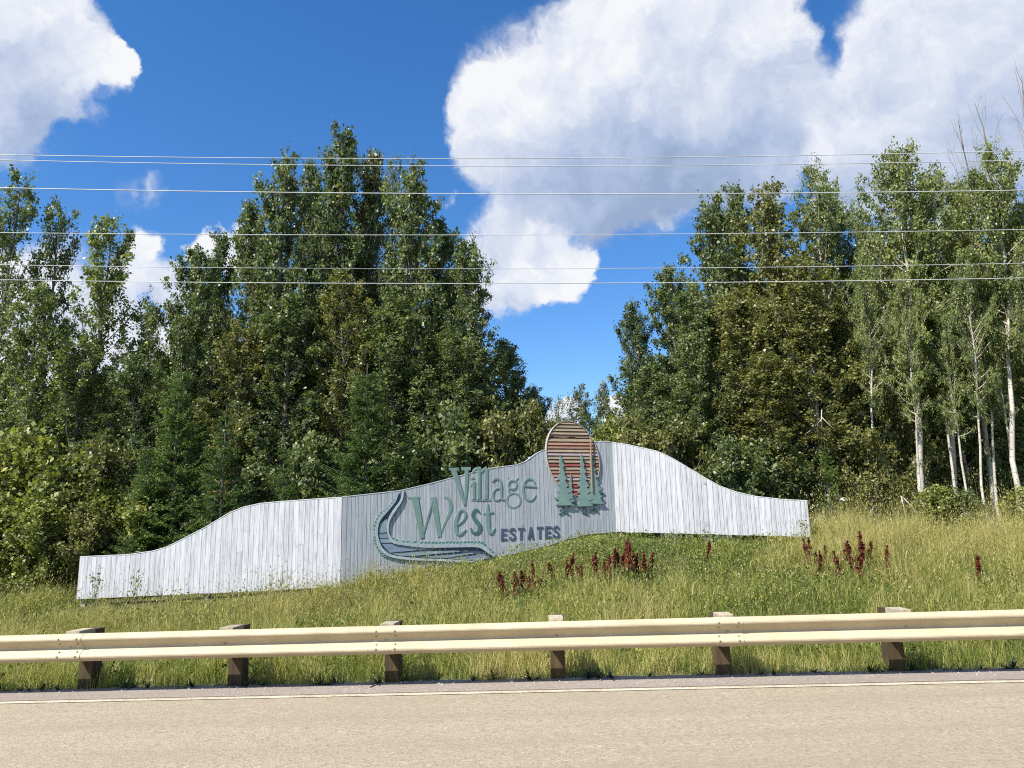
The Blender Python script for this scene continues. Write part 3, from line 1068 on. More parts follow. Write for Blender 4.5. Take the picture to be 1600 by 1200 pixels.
for pts in ([(285, 1090), (335, 1064), (388, 1092)], [(520, 1068), (586, 1088)], [(608, 1062), (650, 1045), (692, 1064)], [(470, 1022), (505, 1018), (540, 1002)], [(655, 985), (700, 962), (748, 950)],
            [(255, 995), (285, 985), (325, 1018)], [(350, 950), (380, 930), (420, 945)], [(410, 990), (440, 972), (470, 985)], [(560, 905), (580, 895), (605, 912)], [(690, 900), (735, 875), (752, 880)], [(238, 915), (260, 930), (285, 948)]):
    ribbon(mb, PC, [D3(*p) for p in pts], 12 / 6.667, .016, .05, per=3, ch=.004)
mb.build('root_and_shadow_trim', MT['teal_dark'], sgn, label='dark curved root trim and painted shadow strokes below the pine cutouts')
mb = MB()
ribbon(mb, PC, [D3(601, 282), D3(611, 560), D3(622, 862)], [13 / 6.667, 15 / 6.667, 11 / 6.667], .095, .118, straight=True)
mb.build('bare_pole', MT['pole'], sgn, label='bare brown pole running down in front of the sun disc')

# ------------------------------------------------------------------ guardrail
gr = thing('guardrail', sn(0, 0), 'long corrugated steel guardrail on timber posts along the road edge', 'guardrail')
PROFILE = [(-.156, .014), (-.150, .026), (-.124, .072), (-.114, .081), (-.099, .085), (-.086, .082), (-.076, .074), (-.020, .012), (-.010, .005), (0, .003),
           (.010, .005), (.020, .012), (.076, .074), (.086, .082), (.099, .085), (.114, .081), (.124, .072), (.150, .026), (.156, .014)]
FACE_N, MIDZ = -0.41, 0.525
posts_s = []
for px, py in ((131, 1077), (370, 1070), (612, 1067), (872, 1060), (1131, 1054), (1404, 1049)):
    posts_s.append((on_road(px, py) - POST0).dot(E_S))
sp = (posts_s[-1] - posts_s[0]) / 5
allp = [posts_s[0] + sp * i for i in range(-12, 19)]
for i, s in enumerate(posts_s):
    allp[12 + i] = s + 0.0


def beam(s0, s1, lift):
    mb = MB()
    vs, fs = [], []
    for s in (s0, s0 + (s1 - s0) / 2, s1):
        for z, d in PROFILE:
            vs.append(sn(s, FACE_N + .085 - d - lift, MIDZ + z))
        for z, d in PROFILE:
            vs.append(sn(s, FACE_N + .085 - d - lift + .004, MIDZ + z))
    m_ = len(PROFILE)
    for i in range(2):
        o = i * 2 * m_
        for j in range(m_ - 1):
            fs.append((o + j, o + 2 * m_ + j, o + 2 * m_ + j + 1, o + j + 1))
            fs.append((o + m_ + j, o + m_ + j + 1, o + 3 * m_ + j + 1, o + 3 * m_ + j))
        fs.append((o, o + m_, o + 3 * m_, o + 2 * m_))
        fs.append((o + m_ - 1, o + 3 * m_ - 1, o + 4 * m_ - 1 + m_ - m_, o + 2 * m_ - 1)[0:0] or (o + m_ - 1, o + 3 * m_ - 1, o + 4 * m_ - 1, o + 2 * m_ - 1))
    for o in (0, 4 * m_):
        for j in range(m_ - 1):
            q = (o + j, o + j + 1, o + m_ + j + 1, o + m_ + j)
            fs.append(q if o == 0 else q[::-1])
    mb.add(vs, fs)
    return mb.build('beam', MT['rail'], gr, smooth=False)


BOLT = None


def bolt(s, z, d, parent):
    global BOLT
    c = sn(s, FACE_N + .085 - d, MIDZ + z)
    if BOLT is None:
        mb = MB()
        off = -E_N
        for r0, dd in ((.013, .0), (.012, .007), (.006, .011)):
            mb.v += [E_S * (r0 * math.cos(k * math.pi / 4)) + Vector((0, 0, r0 * math.sin(k * math.pi / 4))) + off * dd for k in range(8)]
        for q in range(2):
            mb.f += [(8 * q + k, 8 * q + (k + 1) % 8, 8 * q + 8 + (k + 1) % 8, 8 * q + 8 + k) for k in range(8)]
        mb.f.append(tuple(16 + k for k in range(8)))
        BOLT = new_mesh('bolt', mb.v, mb.f, MT['bolt'], smooth=True)
    o = link('bolt', BOLT, parent)
    o.location = c - root_loc(parent)
    return o


idx0 = 12
for i in range(0, len(allp) - 2, 2):
    lift = .007 if (i // 2) % 2 else 0.0
    bm_ = beam(allp[i] - .16, allp[i + 2] + .16, lift)
    bm_.data.polygons.foreach_set('use_smooth', [False] * len(bm_.data.polygons))
    if -3 < i - idx0 < 8:
        for ds in (-.108, .108):
            for z in (-.09, .105):
                bolt(allp[i] + ds, z, .090, bm_)
        for ds in (-.108, .108):
            for z in (-.045, .045):
                bolt(allp[i] + ds, z, .050, bm_)
        bolt(allp[i], 0, .008, bm_)
        bolt(allp[i + 1], 0, .008, bm_)
for i, s in enumerate(allp):
    hw = .085
    rnd = random.Random(i)
    ln = rnd.uniform(-.012, .012)
    mb = MB()
    mb.box((s - hw, 0.0, -.6), (s + hw, .20, .694 + ln), lambda x, y, z: sn(x + ln * z, y, z))
    po = mb.build('post', MT['timber'], gr)
    mb = MB()
    b0 = FACE_N + .090
    tw = rnd.uniform(-.02, .02)
    mb.box((s - hw + .004, b0, .36), (s + hw - .004, -.003, .708 + ln), lambda x, y, z: sn(x + tw * (y - b0) * 2, y, z))
    blk = mb.build('spacer_block', MT['block'], gr)

# ------------------------------------------------------------------ overhead wires
WIRES = [((-40, 241), (800, 247.5), (1640, 234.5), 13.0, .011, 'topmost thin overhead wire crossing the sky above the trees'),
         ((-40, 249), (800, 259.5), (1640, 249.5), 13.4, .011, 'overhead wire just below the topmost one'),
         ((-40, 292.5), (800, 303), (1640, 296.5), 13.6, .014, 'brightest overhead wire, third from the top'),
         ((-40, 363), (800, 367), (1640, 358), 14.2, .010, 'overhead wire crossing the trees, fourth from the top'),
         ((-40, 413), (800, 420), (1640, 410.5), 14.4, .009, 'faint overhead wire, second from the bottom'),
         ((-40, 436.5), (800, 443), (1640, 433.5), 14.6, .012, 'lowest overhead wire crossing in front of the tree crowns')]
for a, m_, c, Y, r, lab in WIRES:
    pa, pm, pc = at_y(*a, Y), at_y(*m_, Y), at_y(*c, Y)
    fit = np.polyfit([pa.x, pm.x, pc.x], [pa.z, pm.z, pc.z], 2)
    fit[0] = max(fit[0], 0.0004)
    pts = [(x, Y + 0.03 * x * 0, float(np.polyval(fit, x)) - 0 * x) for x in np.linspace(-34, 34, 70)]
    mb = MB()
    mb.tube(pts, r * 0.64, 6)
    o = mb.build('overhead_wire', MT['wire'], smooth=True)
    tag(o, lab, 'overhead wire', 'overhead wires above the roadside')

# ------------------------------------------------------------------ plants: generators


def quads_from(c, ax, side, ln, wd):
    """diamond leaves: centres c, long axis ax, side axis"""
    n = len(c)
    a = ax * (ln[:, None] / 2)
    s = side * (wd[:, None] / 2)
    V = np.stack([c - a, c - a * 0.1 + s, c + a, c - a * 0.1 - s], 1).reshape(-1, 3)
    return V, np.arange(4 * n).reshape(n, 4)


def unit(v):
    return v / (np.linalg.norm(v, axis=-1, keepdims=True) + 1e-9)


def leaf_dirs(rng, n, out, up=0.35, hang=0.5):
    """normals that lean outward and up, long axes that hang"""
    nrm = unit(rng.normal(size=(n, 3)) + out * 0.55 + np.array([0, 0, up]))
    ax = rng.normal(size=(n, 3)) + np.array([0, 0, -hang]) + out * 0.3
    ax = unit(ax - nrm * np.sum(ax * nrm, 1, keepdims=True))
    return ax, np.cross(nrm, ax)


def tubes_np(paths, n):
    """many tubes: list of (pts (k,3), radii (k,))"""
    Vs, Fs, b = [], [], 0
    ang = np.arange(n) * 2 * np.pi / n
    for pts, rad in paths:
        k = len(pts)
        t = unit(np.gradient(pts, axis=0))
        ref = np.array([0.31, 0.95, 0.05]) if abs(t[:, 2]).mean() > 0.6 else np.array([0, 0, 1.0])
        a = unit(np.cross(t, ref))
        bb = np.cross(t, a)
        V = pts[:, None, :] + (a[:, None, :] * np.cos(ang)[None, :, None] + bb[:, None, :] * np.sin(ang)[None, :, None]) * rad[:, None, None]
        Vs.append(V.reshape(-1, 3))
        i = np.arange(k - 1)[:, None] * n
        j = np.arange(n)[None, :]
        j2 = (j + 1) % n
        Fs.append(np.stack([i + j + b, i + j2 + b, i + n + j2 + b, i + n + j + b], -1).reshape(-1, 4))
        b += k * n
    return np.concatenate(Vs), np.concatenate(Fs)


def gen_tree(seed, H=14.0, R=1.7, start=0.04, limbs=85, leaves=24000, size=0.125, elev=(28, 62), prof=((0, .85), (.2, 1.1), (.45, 1.05), (.65, .82), (.8, .58), (.92, .34), (1, .08)),
             trunk_r=0.16, wob=0.25, clump=0.13, twig_len=0.42, tw=5.5, lean=0.0, leader=3, bare=0.0, gam=1.0):
    rng = np.random.default_rng(seed)
    zt = np.linspace(0, 1, 16)
    wx = np.cumsum(rng.normal(size=16)) * wob / 5
    wy = np.cumsum(rng.normal(size=16)) * wob / 5
    wx -= wx[0]
    wy -= wy[0]
    tr = np.stack([wx + lean * zt * H, wy, zt * H * 0.985], 1)
    trr = trunk_r * (1 - zt) ** 0.8 + 0.012
    trr[0] *= 1.25
    paths_l, paths_t, tips = [], [], []
    for i in range(limbs):
        t = start + (0.985 - start) * ((i + rng.random()) / limbs) ** 0.92
        az = i * 2.399 + rng.normal() * 0.5
        pr = np.interp(t, [p[0] for p in prof], [p[1] for p in prof])
        L = R * pr * rng.uniform(0.45, 1.22) + 0.12
        el = np.radians(np.interp(t, [start, 1], elev) + rng.normal() * 9)
        if leader and i % max(1, limbs // (leader * 3)) == 0 and .15 < t < .8:
            el = np.radians(rng.uniform(66, 78))
            L = R * rng.uniform(.5, .85)
        o = np.array([np.interp(t, zt, tr[:, k]) for k in range(3)])
        d = np.array([np.cos(az) * np.cos(el), np.sin(az) * np.cos(el), np.sin(el)])
        Lr = min(L / max(0.2, np.cos(el)), (1.02 - t) * H * .62 + .3)
        s = np.linspace(0, 1, 5)
        pts = o + d * (Lr * s)[:, None] + np.array([0, 0, 1]) * (0.16 * Lr * s ** 2)[:, None] + rng.normal(size=(5, 3)) * 0.03 * Lr * s[:, None]
        r0 = max(0.010, np.interp(t, zt, trr) * 0.33)
        paths_l.append((pts, r0 * (1 - s) ** 0.8 + 0.005))
        nt = max(2, int(Lr * tw))
        for q in range(nt):
            f = 0.18 + 0.82 * (q + rng.random()) / nt
            p0 = np.array([np.interp(f, s, pts[:, k]) for k in range(3)])
            dd = d + rng.normal(size=3) * 0.75
            dd /= np.linalg.norm(dd)
            tl = twig_len * rng.uniform(0.5, 1.3) * (1.15 - 0.5 * f)
            p1 = p0 + dd * tl
            paths_t.append((np.stack([p0, (p0 + p1) / 2 + rng.normal(size=3) * .02, p1]), np.array([0.006, 0.004, 0.002])))
            tips.append((p0, p1, az))
    wood_V, wood_F = tubes_np([(tr, trr)], 9)
    lv, lf = tubes_np(paths_l, 4)
    tv, tf = tubes_np(paths_t, 3)
    limb = (np.concatenate([lv, tv]), np.concatenate([lf, tf + len(lv)]))
    if not leaves:
        return (wood_V, wood_F), limb, None
    P0 = np.array([t[0] for t in tips])
    P1 = np.array([t[1] for t in tips])
    if bare:
        keep = rng.random(len(P0)) > bare
        P0, P1 = P0[keep], P1[keep]
    wgt = rng.gamma(gam, 1.0, len(P0)) + .12
    pick = rng.choice(len(P0), leaves, p=wgt / wgt.sum())
    f = rng.uniform(0.1, 1.15, leaves)[:, None]
    c = P0[pick] * (1 - f) + P1[pick] * f + rng.normal(size=(leaves, 3)) * clump * 0.75
    axis = np.stack([np.interp(c[:, 2], tr[:, 2], tr[:, 0]), np.interp(c[:, 2], tr[:, 2], tr[:, 1]), c[:, 2]], 1)
    out = c - axis
    out = unit(out)
    ax, sd = leaf_dirs(rng, leaves, out)
    ln = size * np.clip(rng.lognormal(-.12, .32, leaves), .4, 1.6)
    V, Fq = quads_from(c, ax, sd, ln, ln * rng.uniform(0.6, 0.82, leaves))
    ct = rng.random(len(P0))[pick]
    tint = np.clip(0.5 + (ct - 0.5) * 0.6 + rng.normal(size=leaves) * 0.26, 0, 1)
    return (wood_V, wood_F), limb, (V, Fq, np.repeat(tint, 4))


def gen_spruce(seed, H=5.5, R=1.45, whorls=24, open_=0.0):
    rng = np.random.default_rng(seed)
    tr = np.stack([np.zeros(8), np.zeros(8), np.linspace(0, H, 8)], 1)
    trr = 0.075 * (1 - np.linspace(0, 1, 8)) + 0.008
    limbs, cs, axs, sds, lns, tints = [], [], [], [], [], []
    for w in range(whorls):
        t = 0.03 + 0.94 * (w / whorls) ** 0.9
        nb = 9 if t < .8 else 6
        for k in range(nb):
            az = rng.random() * 6.283
            L = R * (1 - t) ** 0.85 * rng.uniform(0.55, 1.15) + 0.10
            dr = np.radians(rng.uniform(-14, 12) + 32 * t)
            h = np.array([np.cos(az), np.sin(az), 0])
            s = np.linspace(0, 1, 6)
            pts = np.array([0, 0, t * H]) + h * (L * s)[:, None] + np.array([0, 0, 1]) * (L * (np.tan(dr) * s - 0.32 * s + 0.38 * s ** 2))[:, None]
            limbs.append((pts, 0.016 * (1 - s) * (1 - t) + 0.004))
            side = np.array([-h[1], h[0], 0])
            ntw = int(8 + L * 18)
            for q in range(ntw):
                f = 0.1 + 0.9 * q / ntw
                p0 = np.array([np.interp(f, s, pts[:, j]) for j in range(3)])
                sg = 1 if q % 2 else -1
                dd = h * rng.uniform(0.5, 0.9) + side * sg * rng.uniform(0.6, 0.9) + np.array([0, 0, rng.uniform(-.32, .08)])
                dd /= np.linalg.norm(dd)
                tl = (0.10 + 0.26 * L * (1.05 - f)) * rng.uniform(.7, 1.2)
                m_ = max(5, int(tl / 0.015))
                ff = np.linspace(0.02, 1, m_)[:, None]
                c = p0 + dd * tl * ff - np.array([0, 0, 1]) * (0.10 * tl * ff ** 2)
                a = unit(dd + rng.normal(size=(m_, 3)) * 0.55)
                nn = unit(np.array([0, 0, 1.0]) + rng.normal(size=(m_, 3)) * 0.5)
                cs.append(c + rng.normal(size=(m_, 3)) * 0.012)
                axs.append(a)
                sds.append(unit(np.cross(nn, a)))
                lns.append(rng.uniform(.05, .095, m_))
                tints.append(np.clip(0.22 + 0.55 * ff[:, 0] * f + rng.normal(size=m_) * .13, 0, 1))
    c, a, sd, ln, tn = (np.concatenate(q) for q in (cs, axs, sds, lns, tints))
    V, Fq = quads_from(c, a, sd, ln, ln * .20)
    wv, wf = tubes_np([(tr, trr)], 7)
    lv, lf = tubes_np(limbs, 3)
    return (wv, wf), (lv, lf), (V, Fq, np.repeat(tn, 4))


class Proto:
    def __init__(self, gen, leafm, barkm, twigm, H, R):
        (wv, wf), (lv, lf), lv2 = gen
        self.H, self.R = H, R
        self.trunk = new_mesh('trunk', wv, wf, barkm, smooth=True)
        self.limbs = new_mesh('limbs', lv, lf, twigm, smooth=True)
        self.crown = new_mesh('crown', lv2[0], lv2[1], leafm, attr=lv2[2]) if lv2 else None

    def variant(self, leafm):
        q = object.__new__(Proto)
        q.H, q.R, q.trunk, q.limbs = self.H, self.R, self.trunk, self.limbs
        q.crown = self.crown.copy()
        q.crown.materials.clear()
        q.crown.materials.append(leafm)
        return q


def place(pr, name, loc, H, R, rz, label, cat, group=None, lean=0.0):
    o = thing(name, loc, label, cat, group)
    o.rotation_euler = (0, lean, rz) if not lean else Matrix.Rotation(lean, 3, 'Y').to_euler()
    if lean:
        o.rotation_euler = (Matrix.Rotation(lean, 3, 'Y') @ Matrix.Rotation(rz, 3, 'Z')).to_euler()
    o.scale = (R / pr.R, R / pr.R, H / pr.H)
    link('trunk', pr.trunk, o)
    link('limbs', pr.limbs, o)
    if pr.crown:
        link('crown', pr.crown, o)['kind'] = 'stuff'
    return o


def by_top(pr, name, px, py, Y, hw, label, cat='tree', group=None, lean=0.0, rz=None):
    top = at_y(px, py, Y)
    z0 = tz(top.x, Y) - 0.05
    H = top.z - z0
    x0 = top.x - math.tan(lean) * H if lean else top.x
    return place(pr, name, (x0, Y, z0), H, hw * 1.12 / F_PX * Y, random.uniform(0, 6.28) if rz is None else rz, label, cat, group, lean)


PA = Proto(gen_tree(1, leaves=34000, limbs=100), MT['poplar'], MT['bark'], MT['twig'], 14, 1.75)
PB = Proto(gen_tree(2, leaves=34000, elev=(22, 56), limbs=105, leader=4), MT['poplar'], MT['bark'], MT['twig'], 14, 1.75)
PD = Proto(gen_tree(3, leaves=32000, elev=(18, 52), limbs=100, twig_len=.5, leader=4), MT['olive'], MT['bark'], MT['twig'], 14, 1.75)
PS = Proto(gen_tree(4, leaves=14000, limbs=66, twig_len=.5, bare=.25, size=.115), MT['poplar'], MT['bark'], MT['twig'], 14, 1.9)
PT = Proto(gen_tree(14, leaves=19000, limbs=78, twig_len=.5, bare=.2, size=.125, leader=4), MT['aspen'], MT['bark'], MT['twig'], 14, 1.8)
PR1 = Proto(gen_tree(15, leaves=32000, limbs=95, start=.20, twig_len=.5, leader=4), MT['olive'], MT['white_bark'], MT['twig'], 14, 1.75)
PR2 = Proto(gen_tree(16, leaves=32000, limbs=95, start=.16, leader=4), MT['poplar'], MT['white_bark'], MT['twig'], 14, 1.75)
PAo, PBo = PA.variant(MT['olive']), PB.variant(MT['olive'])
ASPEN_P = ((0, .3), (.3, .5), (.45, .85), (.65, 1.1), (.82, 1.0), (.93, .7), (1, .3))
AA = Proto(gen_tree(5, leaves=26000, start=.36, limbs=75, elev=(12, 52), prof=ASPEN_P, R=2.0, trunk_r=.15, size=.105, wob=.35, twig_len=.5), MT['aspen'], MT['white_bark'], MT['dead'], 14, 2.0)
AB = Proto(gen_tree(6, leaves=22000, start=.42, limbs=62, elev=(10, 50), prof=ASPEN_P, R=2.0, trunk_r=.135, size=.105, wob=.45, twig_len=.55, bare=.12), MT['aspen'], MT['white_bark'], MT['dead'], 14, 2.0)
AC = Proto(gen_tree(7, leaves=28000, start=.10, limbs=95, elev=(20, 58), R=1.8, size=.105, trunk_r=.11), MT['aspen'], MT['white_bark'], MT['dead'], 14, 1.8)
DE = Proto(gen_tree(8, leaves=0, start=.45, limbs=17, elev=(40, 66), R=1.2, trunk_r=.12, wob=.5, twig_len=.65, tw=2.2, prof=((0, .6), (.6, 1), (.85, .7), (1, .2))), None, MT['bark'], MT['twig'], 14, 1.3)
BU = Proto(gen_tree(9, H=3.2, R=1.1, start=.02, limbs=46, leaves=9000, size=.11, elev=(20, 65), trunk_r=.03, twig_len=.4, prof=((0, .9), (.3, 1), (.7, .8), (1, .25))), MT['bush'], MT['bark'], MT['twig'], 3.2, 1.2)
BV = Proto(gen_tree(10, H=3.2, R=1.1, start=.02, limbs=40, leaves=8000, size=.10, elev=(20, 65), trunk_r=.03, twig_len=.4, prof=((0, .9), (.3, 1), (.7, .8), (1, .25))), MT['olive'], MT['bark'], MT['twig'], 3.2, 1.2)
BP = BU.variant(MT['poplar'])
FA = Proto(gen_tree(12, leaves=7000, size=.2, limbs=60, R=1.7, clump=.2), MT['far_haze_leaf'], MT['bark'], MT['twig'], 14, 1.9)
FB = Proto(gen_tree(13, leaves=3200, size=.17, limbs=45, R=1.7, clump=.2, bare=.3), MT['far_haze_leaf'], MT['bark'], MT['twig'], 14, 1.9)
SA = Proto(gen_spruce(21, whorls=25), MT['needle'], MT['bark'], MT['bark'], 5.5, 1.5)
SB = Proto(gen_spruce(22, whorls=19), MT['needle'], MT['bark'], MT['bark'], 5.5, 1.5)

# ------------------------------------------------------------------ left grove
LEFT = [
    (PS, 24, 280, 27.5, 68, 'tall thin poplar at the far left with sky showing through its open top'),
    (PS, 97, 322, 29, 52, 'narrow poplar second from the left edge, shorter than the open one beside it'),
    (PT, 174, 350, 26.5, 64, 'olive green poplar left of the cloud gap in the left grove'),
    (PT, 62, 450, 25.2, 56, 'yellow green poplar low at the far left in front of the open topped one'),
    (PB, 302, 392, 27, 46, 'dark poplar just right of the cloud gap in the left grove'),
    (PA, 347, 372, 30, 40, 'slim dark poplar between the cloud gap and the high crowns'),
    (PB, 397, 325, 28.5, 48, 'poplar stepping up on the left shoulder of the tallest crowns'),
    (PA, 448, 254, 28, 52, 'tall dark poplar with a blunt spire left of the tallest tree'),
    (PB, 489, 262, 30.5, 38, 'narrow spire poplar close against the left side of the tallest tree'),
    (PA, 538, 212, 28.5, 60, 'tallest poplar of the left grove, its top above all the others'),
    (PBo, 582, 246, 30, 42, 'thin pointed poplar close against the right side of the tallest tree'),
    (PS, 616, 250, 29, 30, 'wispy bare topped poplar between two dense crowns right of the tallest tree'),
    (PA, 648, 266, 28, 54, 'tall poplar with a narrow pointed top on the right shoulder of the left grove'),
    (PB, 692, 352, 29, 50, 'poplar on the falling right flank of the left grove'),
    (PA, 727, 382, 27.2, 50, 'dense poplar at the right edge of the left grove beside the white cloud'),
    (PB, 790, 536, 29.5, 44, 'short poplar right of the left grove at the edge of the sky gap'),
    (PA, 832, 608, 31, 32, 'lowest poplar of the left grove, just left of the sun disc'),
    (PT, 232, 478, 30.5, 42, 'low poplar in the dip below the white cloud in the left grove'),
    (PB, 452, 470, 25.8, 62, 'dense poplar in front of the spire left of the tallest tree'),
    (PA, 622, 470, 25.6, 66, 'dense silvery poplar in front, right of the tallest trunk'),
    (PD, 372, 505, 26, 56, 'olive poplar behind the pair of young spruces'),
    (PA, 702, 522, 25.8, 58, 'dense poplar in front above the word Village'),
    (PBo, 538, 430, 26.2, 58, 'olive tinged poplar standing before the tallest tree'),
    (PT, 132, 535, 25.4, 54, 'dark poplar above the left end of the sign'),
    (PB, 215, 560, 25.4, 50, 'dark poplar left of the tall young spruce'),
    (PA, 765, 610, 26, 44, 'low dark poplar above the letters at the middle of the sign'),
    (PA, -40, 330, 28, 60, 'poplar cut by the left edge of the view'),
]
for pr, px, py, Y, hw, lab in LEFT:
    by_top(pr, 'poplar_tree', px, py, Y, hw, lab, 'tree', 'poplars of the left grove')
for i, (px, py) in enumerate([(30, 560), (120, 590), (190, 600), (262, 560), (330, 455), (420, 390), (500, 340), (570, 330), (640, 390), (690, 450), (735, 540), (785, 630), (-60, 460)]):
    by_top((PA, PB)[i % 2], 'poplar_tree', px, py, 33 + (i % 3) * 1.6, 52, 'dark poplar deep in the left grove, mostly hidden by the front row', 'tree', 'poplars deep in the left grove')
# ------------------------------------------------------------------ right grove
RIGHT = [
    (PA, 986, 478, 28.5, 36, 'outermost poplar at the left edge of the right grove'),
    (PB, 1046, 424, 28.5, 48, 'poplar stepping up on the left flank of the right grove'),
    (PA, 1012, 575, 26.8, 46, 'low dark poplar at the left foot of the right grove'),
    (PR2, 1106, 314, 28.5, 50, 'blunt topped dark poplar left of the olive crown'),
    (PA, 1147, 298, 30, 42, 'dark poplar with a twin top beside the olive crown'),
    (PD, 1202, 298, 27.5, 58, 'olive brown poplar with a dense crown at the middle of the right grove'),
    (PR2, 1086, 450, 26.8, 50, 'dense dark poplar in front on the left flank of the right grove'),
    (AC, 1272, 268, 29, 46, 'tall grey green aspen right of the olive crown'),
    (AC, 1310, 285, 30, 34, 'thin aspen close against the tall grey green one'),
    (PR1, 1252, 410, 26.2, 62, 'olive yellow poplar in front below the tall grey green aspen'),
    (PR1, 1152, 460, 26.5, 60, 'olive poplar in front below the twin topped one'),
    (PR1, 1196, 560, 25.8, 58, 'low olive poplar right above the right wing of the sign'),
    (PR1, 1305, 480, 27, 42, 'olive poplar beside the leftmost white trunk'),
    (PA, 1075, 600, 26, 46, 'dark poplar low behind the top of the right wing'),
]
for pr, px, py, Y, hw, lab in RIGHT:
    by_top(pr, 'poplar_tree' if pr.trunk is not AC.trunk else 'aspen_tree', px, py, Y, hw, lab, 'tree', 'trees of the right grove')
ASP = [
    (AA, 1400, 240, 26, 64, 0.042, 'aspen with a rounded top and a thick pale leaning trunk'),
    (AB, 1446, 275, 26.5, 60, 0.042, 'aspen with a crooked white trunk, second pale trunk from the left'),
    (AA, 1500, 285, 27, 56, 0.042, 'aspen with a pinkish grey trunk, third from the left'),
    (AB, 1541, 235, 25, 56, 0.042, 'bright white trunked aspen by the right edge'),
    (AB, 1572, 300, 26.6, 52, 0.042, 'white trunked aspen right behind the bright white one'),
    (AB, 1650, 260, 26, 60, 0.042, 'white trunked aspen cut off by the right edge'),
    (AB, 1462, 420, 25.8, 30, 0.042, 'thin white stemmed aspen close beside the crooked white trunk'),
    (AB, 1478, 470, 25.2, 26, 0.042, 'short thin white stem between the crooked and the pinkish trunks'),
    (AB, 1522, 440, 25.8, 30, 0.042, 'thin white stemmed aspen between the pinkish and the bright white trunks'),
    (AB, 1408, 430, 25.3, 26, 0.042, 'slim white stem left of the crooked white trunk'),
    (AB, 1500, 400, 24.8, 28, 0.035, 'slim white stem in front of the pinkish grey trunk'),
    (AB, 1552, 420, 25.6, 28, 0.050, 'slim white stem close left of the bright white trunk'),
    (AB, 1590, 390, 24.6, 28, 0.030, 'slim white stem nearest the right edge of the view'),
    (AB, 1345, 400, 25.6, 28, 0.042, 'thin white stem at the edge of the dark poplars'),
    (AC, 1352, 330, 30, 46, 0, 'thin pale aspen behind the leftmost white trunk'),
    (AC, 1400, 380, 31, 50, 0, 'leafy aspen behind the thick leaning white trunk'),
    (AC, 1465, 360, 31, 54, 0, 'leafy aspen between the two leftmost white trunks'),
    (AC, 1520, 370, 32, 54, 0, 'leafy aspen below the dead tops'),
    (AC, 1575, 350, 30.5, 56, 0, 'leafy yellow green aspen behind the bright white trunk'),
    (AC, 1640, 330, 29, 60, 0, 'leafy aspen cut by the right edge of the view'),
    (AB, 1375, 350, 28, 36, 0.042, 'slender aspen with a thin pale stem left of the leaning trunk'),
]
for pr, px, py, Y, hw, ln, lab in ASP:
    by_top(pr, 'aspen_tree', px, py, Y, hw, lab, 'tree', 'aspens at the right', lean=ln)
for px, py, Y, hw, lab in [(1503, 182, 27.5, 40, 'dead bare tree, leftmost of the leafless tops at the right'), (1533, 146, 28.2, 34, 'dead bare tree with a straight leader, middle of the leafless tops'), (1584, 106, 27, 40, 'tallest dead bare tree by the right edge')]:
    by_top(DE, 'dead_tree', px, py, Y, hw, lab, 'tree', 'dead trees at the right')
for i, (px, py) in enumerate([(1062, 500), (1132, 420), (1222, 400), (1300, 420), (1372, 470), (1440, 450), (1512, 470), (1582, 460), (1650, 430), (1340, 560), (1420, 560), (1500, 570), (1560, 560)]):
    by_top((PA, PB, AC)[i % 3] if i < 3 else (AC, PBo)[i % 2], 'poplar_tree', px, py, 34 + (i % 3) * 1.7, 56, 'leafy tree deep in the right grove, mostly hidden by the front rows', 'tree', 'trees deep in the right grove')
# ------------------------------------------------------------------ far trees in the gap
FAR = [(FA, 906, 604, 62, 24, 'far bushy tree standing left in the gap above the sun disc'), (FA, 941, 600, 64, 20, 'far pointed tree right of the bushy one in the gap'), (FB, 868, 622, 75, 22, 'far thin bare tree in the gap left of the sun disc'),
       (FB, 848, 640, 70, 22, 'far wispy tree beside the lowest poplar of the left grove'), (FA, 968, 640, 56, 28, 'far tree low at the left foot of the right grove'), (FA, 1002, 615, 54, 28, 'far tree half hidden by the left edge of the right grove')]
for pr, px, py, Y, hw, lab in FAR:
    by_top(pr, 'far_tree', px, py, Y, hw, lab, 'tree', 'far trees in the gap')
for i, (px, py, Y) in enumerate([(880, 655, 58), (920, 650, 55), (945, 660, 52), (860, 668, 52), (985, 665, 48), (830, 660, 60), (1015, 670, 46), (900, 668, 48), (810, 640, 70), (1040, 640, 62)]):
    by_top((FA, FB)[i % 4 == 3], 'far_tree', px, py, Y, 30, 'far low tree filling the bottom of the gap behind the sign', 'tree', 'far low trees behind the sign')
for i in range(30):
    px = -160 + i * 66 + random.uniform(-18, 18)
    Y = random.uniform(40, 52)
    py = random.uniform(560, 610) if not 770 < px < 1010 else random.uniform(690, 700)
    by_top((FA, PBo)[i % 5 == 0], 'far_tree', px, py, Y, 62, 'leafy tree far back in the wood, seen only through gaps between nearer trees', 'tree', 'far trees closing the wood')
